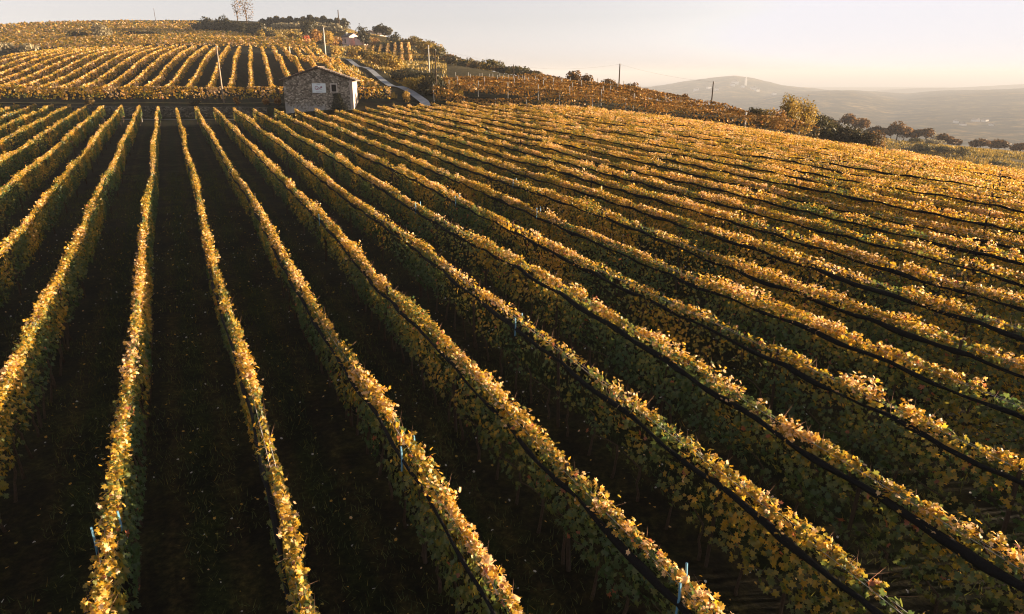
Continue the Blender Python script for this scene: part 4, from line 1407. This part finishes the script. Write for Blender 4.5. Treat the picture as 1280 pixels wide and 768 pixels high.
for pts, w in [(curve(-0.34, 0.02, 0.22, 0.24, 0.7, 5.6), 0.045), (curve(-0.06, -0.04, 0.09, 0.13, 0, 6.28), 0.035),
               ([(0.06, -0.16), (0.08, 0.06), (0.12, -0.14), (0.18, 0.06), (0.2, -0.15)], 0.03), (curve(0.33, 0.12, 0.11, 0.1, 0, 6.28), 0.045),
               ([(-0.34, 0.0), (-0.18, -0.02), (-0.16, -0.2)], 0.04), ([(0.22, 0.0), (0.3, 0.04), (0.42, 0.22)], 0.035)]:
    lm.tube([(SX + x, -0.088, SZ + z) for x, z in pts], w, 5)
lm.build('script_logo', M['ink'], sg_)
MB().box((SX + 0.3, -0.088, SZ - 0.2), (0.32, 0.012, 0.05)).box((SX, -0.088, SZ - 0.45), (0.9, 0.012, 0.04)).box((SX - 0.05, -0.088, SZ + 0.5), (0.5, 0.012, 0.04)).build('small_lines', M['ink_grey'], sg_)

# ------------------------------------------------------------------ houses on the hill
hp = on_ground(442, 322)
house = empty('pink_house', (hp[0], hp[1], hp[2] + 0.5), R(-40), label='pale pink house with a brown tiled roof on the hill', cat='house')
# local: gable faces +x, long side faces -y; width across gable 6, length 5.6
w2, l2, wh, rh = 3.0, 2.8, 3.1, 1.5
mb = MB()
poly = [(-w2, -1), (w2, -1), (w2, wh), (0, wh + rh - 0.05), (-w2, wh)]
V = [(-l2, y, z) for y, z in poly] + [(l2, y, z) for y, z in poly]
mb.add(V, [(4, 3, 2, 1, 0), (5, 6, 7, 8, 9)] + [(i, (i + 1) % 5, (i + 1) % 5 + 5, i + 5) for i in range(5)])
mb.build('wall', M['pink'], house)
mb = MB()
for sgn in (-1, 1):
    y1 = w2 + 0.45
    z1 = wh - rh / w2 * 0.45
    pr = [(0, wh + rh), (sgn * y1, z1), (sgn * y1, z1 + 0.16), (0, wh + rh + 0.16)]
    V = [(-l2 - 0.4, y, z) for y, z in pr] + [(l2 + 0.4, y, z) for y, z in pr]
    mb.add(V, [(0, 1, 2, 3), (7, 6, 5, 4), (0, 4, 5, 1), (1, 5, 6, 2), (2, 6, 7, 3), (3, 7, 4, 0)])
rf = mb.build('roof', M['tile_dark'], house)
MB().box((-1.2, -1.2, wh + 1.25), (0.6, 0.6, 1.1)).build('chimney', M['white'], rf)
for y_ in (0.2,):
    wv = MB().box((l2 + 0.0, y_, 1.9), (0.08, 0.8, 1.0)).build('window', M['opening'], house)
MB().box((-0.3, -w2, 1.2), (0.9, 0.08, 1.9)).build('door', M['opening'], house)
MB().box((-1.9, -w2, 1.7), (0.7, 0.08, 0.9)).build('window', M['opening'], house)
MB().box((l2 + 4.4, 0.4, 0.9), (5.2, 3.6, 3.4)).build('annex', M['pink'], house)
MB().box((l2 + 4.4, 0.4, 2.7), (5.6, 4.0, 0.22)).build('annex_roof', M['tile_dark'], house)

hp = on_ground(466, 372)
h2 = empty('hill_farmhouse', (hp[0], hp[1], hp[2] - 1.8), R(-20), label='farmhouse with a grey roof peeking out behind the hilltop grove', cat='house')
MB().prism([(-5, -1), (5, -1), (5, 3.6), (0, 5.6), (-5, 3.6)], 0, 8).build('wall', M['quoin'], h2)
mb = MB()
for sgn in (-1, 1):
    mb.prism([(0, 5.65), (0, 5.85), (sgn * 5.6, 3.6), (sgn * 5.6, 3.4)][::(1 if sgn < 0 else -1)], -0.4, 8.4)
mb.build('roof', M['tile_dark'], h2)

# dark low wall and shed beside the olive slope
hp = on_ground(412, 312)
# low shed and pale path at the field edge on the right
hp = on_ground(988, 108)
shed = empty('low_shed', (hp[0], hp[1], hp[2]), R(10), label='low dark shed with a pale flat roof left of the golden trees', cat='shed')
MB().box((0, 0, 1.0), (2.6, 2.4, 2.4)).build('wall', M['dark'], shed)
MB().box((0, 0, 2.26), (3.0, 2.8, 0.12)).build('roof', M['concrete'], shed)
strip('path', [on_ground(940, 103), on_ground(962, 103), on_ground(984, 103)], 2.2, M['concrete'], 0.45)

# ------------------------------------------------------------------ poles and lines
def pole(px, Z, py_top, label, r=0.11, mat='wood_dark', arm=False, group='utility poles', lean=0.0, name='utility_pole', py_base=None):
    p = on_ground(px, Z)
    ptop = at(px, py_top, Z)
    h = ptop[2] - p[2]
    root = empty(name, (p[0], p[1], p[2]), label=label, cat='pole', group=group)
    MB().tube([(0, 0, -0.4), (lean * 0.5, 0, h * 0.5), (lean, 0, h)], [r * 1.25, r, r * 0.8], 8).build('shaft', M[mat], root, True)
    mb = MB()
    if arm:
        mb.box((lean, 0, h - 0.35), (1.5, 0.1, 0.1), 0.5)
        mb.build('crossarm', M[mat], root)
        mb = MB()
        for q in (-0.6, 0.6):
            mb.tube([(lean + q * math.cos(0.5), q * math.sin(0.5), h - 0.3), (lean + q * math.cos(0.5), q * math.sin(0.5), h - 0.08)], 0.05, 6)
        mb.build('insulators', M['white'], root)
    else:
        mb.tube([(lean + 0.12, 0, h - 0.2), (lean + 0.12, 0, h - 0.02)], 0.05, 6)
        mb.build('insulator', M['white'], root)
    return np.array([p[0] + lean, p[1], p[2] + h])


T1 = pole(276, 106.5, 58, 'tall pale leaning wooden pole on the terrace left of the barn', 0.12, 'wood_pale', lean=0.0)
T2 = pole(409.5, 236, 36, 'pale concrete pole beside the round dark tree', 0.22, 'concrete')
T3 = pole(545, 110.5, 62, 'dark wooden pole at the left end of the brown vineyard', 0.10)
T4 = pole(537, 170, 57, 'grey wooden pole behind the brown vineyard, left of the taller dark pole', 0.13, 'concrete')
T5 = pole(642, 178, 81, 'short distant pole on the brown vineyard skyline', 0.13)
T6 = pole(774, 138, 80, 'dark pole standing on the ridge among the round trees', 0.13)
T7 = pole(892, 122, 102, 'dark pole standing against the hazy hill', 0.12)
T8 = pole(429, 388, 15, 'dark thin mast on the skyline hedge', 0.3, group='utility poles')
T9 = pole(206, 420, 13, 'faint thin pole on the hilltop skyline', 0.12)
T10 = pole(365.5, 218, 59, 'short white post at the top of the steep slope', 0.2, 'concrete', name='white_post', group='posts')
T11 = pole(937, 96, 141, 'pale square post before the dark hedge of the brown vineyard', 0.14, 'concrete', name='white_post', group='posts')


def line(a, b, label, sag=0.02, off=0.0):
    t = np.linspace(0, 1, 24)
    d = np.linalg.norm(b - a)
    P = a + (b - a) * t[:, None]
    P[:, 2] -= 4 * sag * d * t * (1 - t) + 0.1 + off
    o = MB().tube(P - a, 0.007, 4).build('power_line', M['net'])
    o.location = a
    tag(o, label, 'cable', 'overhead cables')


line(T4, T5, 'thin cable from the grey pole to the short distant pole')
line(T5, T6, 'thin cable sagging from the short distant pole to the ridge pole')
line(T6, T7, 'thin cable sagging from the ridge pole towards the hazy hill pole')
line(T1, T3, 'long thin cable crossing above the barn', 0.012)
line(T3, T4, 'short cable between the two poles left of the brown vineyard')

# ------------------------------------------------------------------ village on the far hill
rng_v = np.random.default_rng(77)


def village(hill_, px, D, w, h, label, tower=False):
    Xg, Yg, Zg = hill_
    w, h = w * (1.8 if D > 2000 else 1.0), h * (1.8 if D > 2000 else 1.0)
    D = D * (2.08 if D > 2000 else 1.95)
    X = (px - 640) / F * D
    i = np.argmin((Xg - X) ** 2 + (Yg - D * 1.0) ** 2)
    p = np.array([Xg.flat[i], Yg.flat[i], Zg.flat[i]])
    rz = rng_v.uniform(-0.5, 0.5)
    r = empty('church_tower' if tower else 'village_house', tuple(p), rz, label=label, cat='church' if tower else 'house', group='far village buildings')
    MB().box((0, 0, h / 2 - 3), (w, w * 0.8, h + 6)).build('wall', M['white'], r)
    if tower:
        MB().add([(-w / 2, -w * .4, h), (w / 2, -w * .4, h), (w / 2, w * .4, h), (-w / 2, w * .4, h), (0, 0, h + w * 1.6)], [(0, 1, 4), (1, 2, 4), (2, 3, 4), (3, 0, 4), (3, 2, 1, 0)]).build('spire', M['white'], r)
    else:
        MB().prism([(-w * 0.55, h), (w * 0.55, h), (0, h + w * 0.25)], -w * 0.45, w * 0.45).build('roof', M['tile'], r)


village(HA, 917, 2430, 7, 22, 'white church tower in the far hill village', True)
for i, (px, D, w, h) in enumerate([(908, 2400, 22, 9), (912, 2390, 16, 8), (925, 2395, 20, 8), (931, 2380, 14, 7), (901, 2380, 16, 8), (872, 2330, 14, 7), (861, 2300, 18, 8), (880, 2280, 13, 7), (932, 2300, 14, 7), (951, 2330, 14, 7),
                                   (1004, 2420, 12, 7), (998, 2440, 12, 7)]):
    village(HA, px, D, w, h, f'pale house of the far hill village, {ORD[i + 1]} of the houses around the white tower' if i < 5 else f'scattered pale house on the far hill below the village, {ORD[i - 4]} one')
for i, (px, D, w, h) in enumerate([(1184, 1330, 16, 9), (1200, 1345, 24, 6), (1214, 1345, 20, 6), (1176, 1300, 18, 5), (1206, 1310, 14, 5)]):
    village(HB, px, D, w, h, ['white valley house, the brightest of the valley farm', 'long white valley shed beside the bright house', 'white valley shed at the right end of the farm', 'low pale valley shed left of the bright house', 'small pale valley shed below the long one'][i])

# ------------------------------------------------------------------ ground litter and weeds between the near rows
rng_l = np.random.default_rng(55)
n = 11000
v = rng_l.uniform(2, 45, n)
u = rng_l.uniform(-26, 42, n)
x, y = u * NU[0] + v * DV[0], u * NU[1] + v * DV[1]
px, py, Z = proj(x, y, field_z(x, y))
m = (Z > 5) & (px > -80) & (px < 1360) & (py < 830) & (Z < 40)
x, y = x[m], y[m]
P = np.c_[x, y, ground_z(x, y) + 0.10]
n = len(P)
Nn = np.c_[rng_l.normal(0, 0.5, (n, 2)), np.ones(n)]
tint_ = rng_l.random(n)
col = np.where(tint_[:, None] < 0.25, np.array([[0.55, 0.52, 0.48]]), palette(rng_l.normal(0.62, 0.2, n)))
o = link('fallen_leaves', leaf_mesh('fallen_leaves', P, Nn, rng_l.uniform(0.025, 0.07, n), col, rng_l, M['leaf'], np.full(n, 30.0)))
tag(o, kind='stuff')

n = 330000
v = rng_l.uniform(0, 60, n)
u = rng_l.uniform(-30, 40, n)
x, y = u * NU[0] + v * DV[0], u * NU[1] + v * DV[1]
px, py, Z = proj(x, y, field_z(x, y))
m = (Z > 5) & (px > -80) & (px < 1360) & (py < 830) & (vnoise(x * 0.6, y * 0.6, 91) + 0.25 * np.cos(2 * math.pi * (u - 1.777) / 2.298) > 0.36)
x, y = x[m], y[m]
P = np.c_[x, y, ground_z(x, y)]
n = len(P)
hgt = rng_l.uniform(0.04, 0.2, n)
ang = rng_l.uniform(0, 6.28, n)
bw = np.c_[np.cos(ang), np.sin(ang), np.zeros(n)] * 0.008
tipo = np.c_[rng_l.normal(0, 0.07, (n, 2)), hgt]
V = np.stack([P - bw, P + bw, P + tipo], 1).reshape(-1, 3)
Fc = (np.arange(n) * 3)[:, None] + np.array([[0, 1, 2]])
col = np.repeat(palette(rng_l.normal(0.2, 0.15, n)) * 0.7, 3, 0)
o = link('grass', mesh_np('grass', V, Fc, M['grass'], col))
tag(o, kind='stuff')

# dry grass on the meadow and banks: upright blades that catch the low sun
rng_l = np.random.default_rng(56)


def dry_grass(name, boxes, n, hrange, pal, a):
    xs_, ys_ = [], []
    for (px0, px1, Z0, Z1), share in boxes:
        k = int(n * share)
        Zr = rng_l.uniform(Z0, Z1, k)
        pr = rng_l.uniform(px0, px1, k)
        xs_.append((pr - 640) / F * Zr)
        ys_.append(Zr / CP - 0.02 * Zr)
    x, y = np.concatenate(xs_), np.concatenate(ys_)
    k = vnoise(x * 0.12, y * 0.12, 71) * 0.6 + vnoise(x * 0.5, y * 0.5, 72) * 0.4
    m = (rng_l.random(len(x)) < smooth(0.25, 0.6, k)) & (field_w(x, y) < 0.2)
    rp = np.array([at(*p)[:2] for p in [(548, 136, 99), (531, 131, 105), (512, 121, 117), (490, 109.5, 135), (470, 98, 158), (447, 84, 190), (436, 78, 206)]])
    m &= np.abs(x - np.interp(y, rp[:, 1], rp[:, 0])) > 3.0
    x, y, k = x[m], y[m], k[m]
    n = len(x)
    d = np.hypot(x, y)
    h = rng_l.uniform(*hrange, n) * (0.6 + 0.8 * k)
    w = 0.0011 * d * rng_l.uniform(0.5, 1.2, n)
    g = rng_l.uniform(0, 6.28, n)
    bw = np.c_[np.cos(g), np.sin(g), np.zeros(n)] * w[:, None]
    P = np.c_[x, y, ground_z(x, y) - 0.05]
    V = np.stack([P - bw, P + bw, P + np.c_[rng_l.normal(0, 0.12, (n, 2)) * h[:, None], h]], 1).reshape(-1, 3)
    Fc = (np.arange(n) * 3)[:, None] + np.array([[0, 1, 2]])
    col = np.repeat(palette(a + 0.6 * (k - 0.5) + rng_l.normal(0, 0.12, n), SHRUB[pal]), 3, 0)
    tag(link(name, mesh_np(name, V, Fc, M['grass'], col)), kind='stuff')


dry_grass('meadow_grass', [((1020, 1420, 175, 345), 1.0)], 60000, (0.3, 1.0), 'gold', 0.32)
dry_grass('hillside_grass', [((420, 560, 150, 300), 0.4), ((330, 480, 300, 400), 0.35), ((490, 580, 112, 160), 0.25)], 30000, (0.3, 0.9), 'gold', 0.35)

# ------------------------------------------------------------------ haze over the valley
m, nt, out = new_mat('valley_haze')
pv = N(nt, 'ShaderNodeVolumePrincipled')
pv.inputs['Color'].default_value = (0.56, 0.585, 0.66, 1)
pv.inputs['Density'].default_value = 0.00017
pv.inputs['Anisotropy'].default_value = 0.0
nt.links.new(pv.outputs[0], out.inputs['Volume'])
hz = MB().box((0, 2000, (VALLEY - 30 + 90) / 2), (26000, 26000, 90 - VALLEY + 30)).build('haze', m)
tag(hz, kind='stuff')
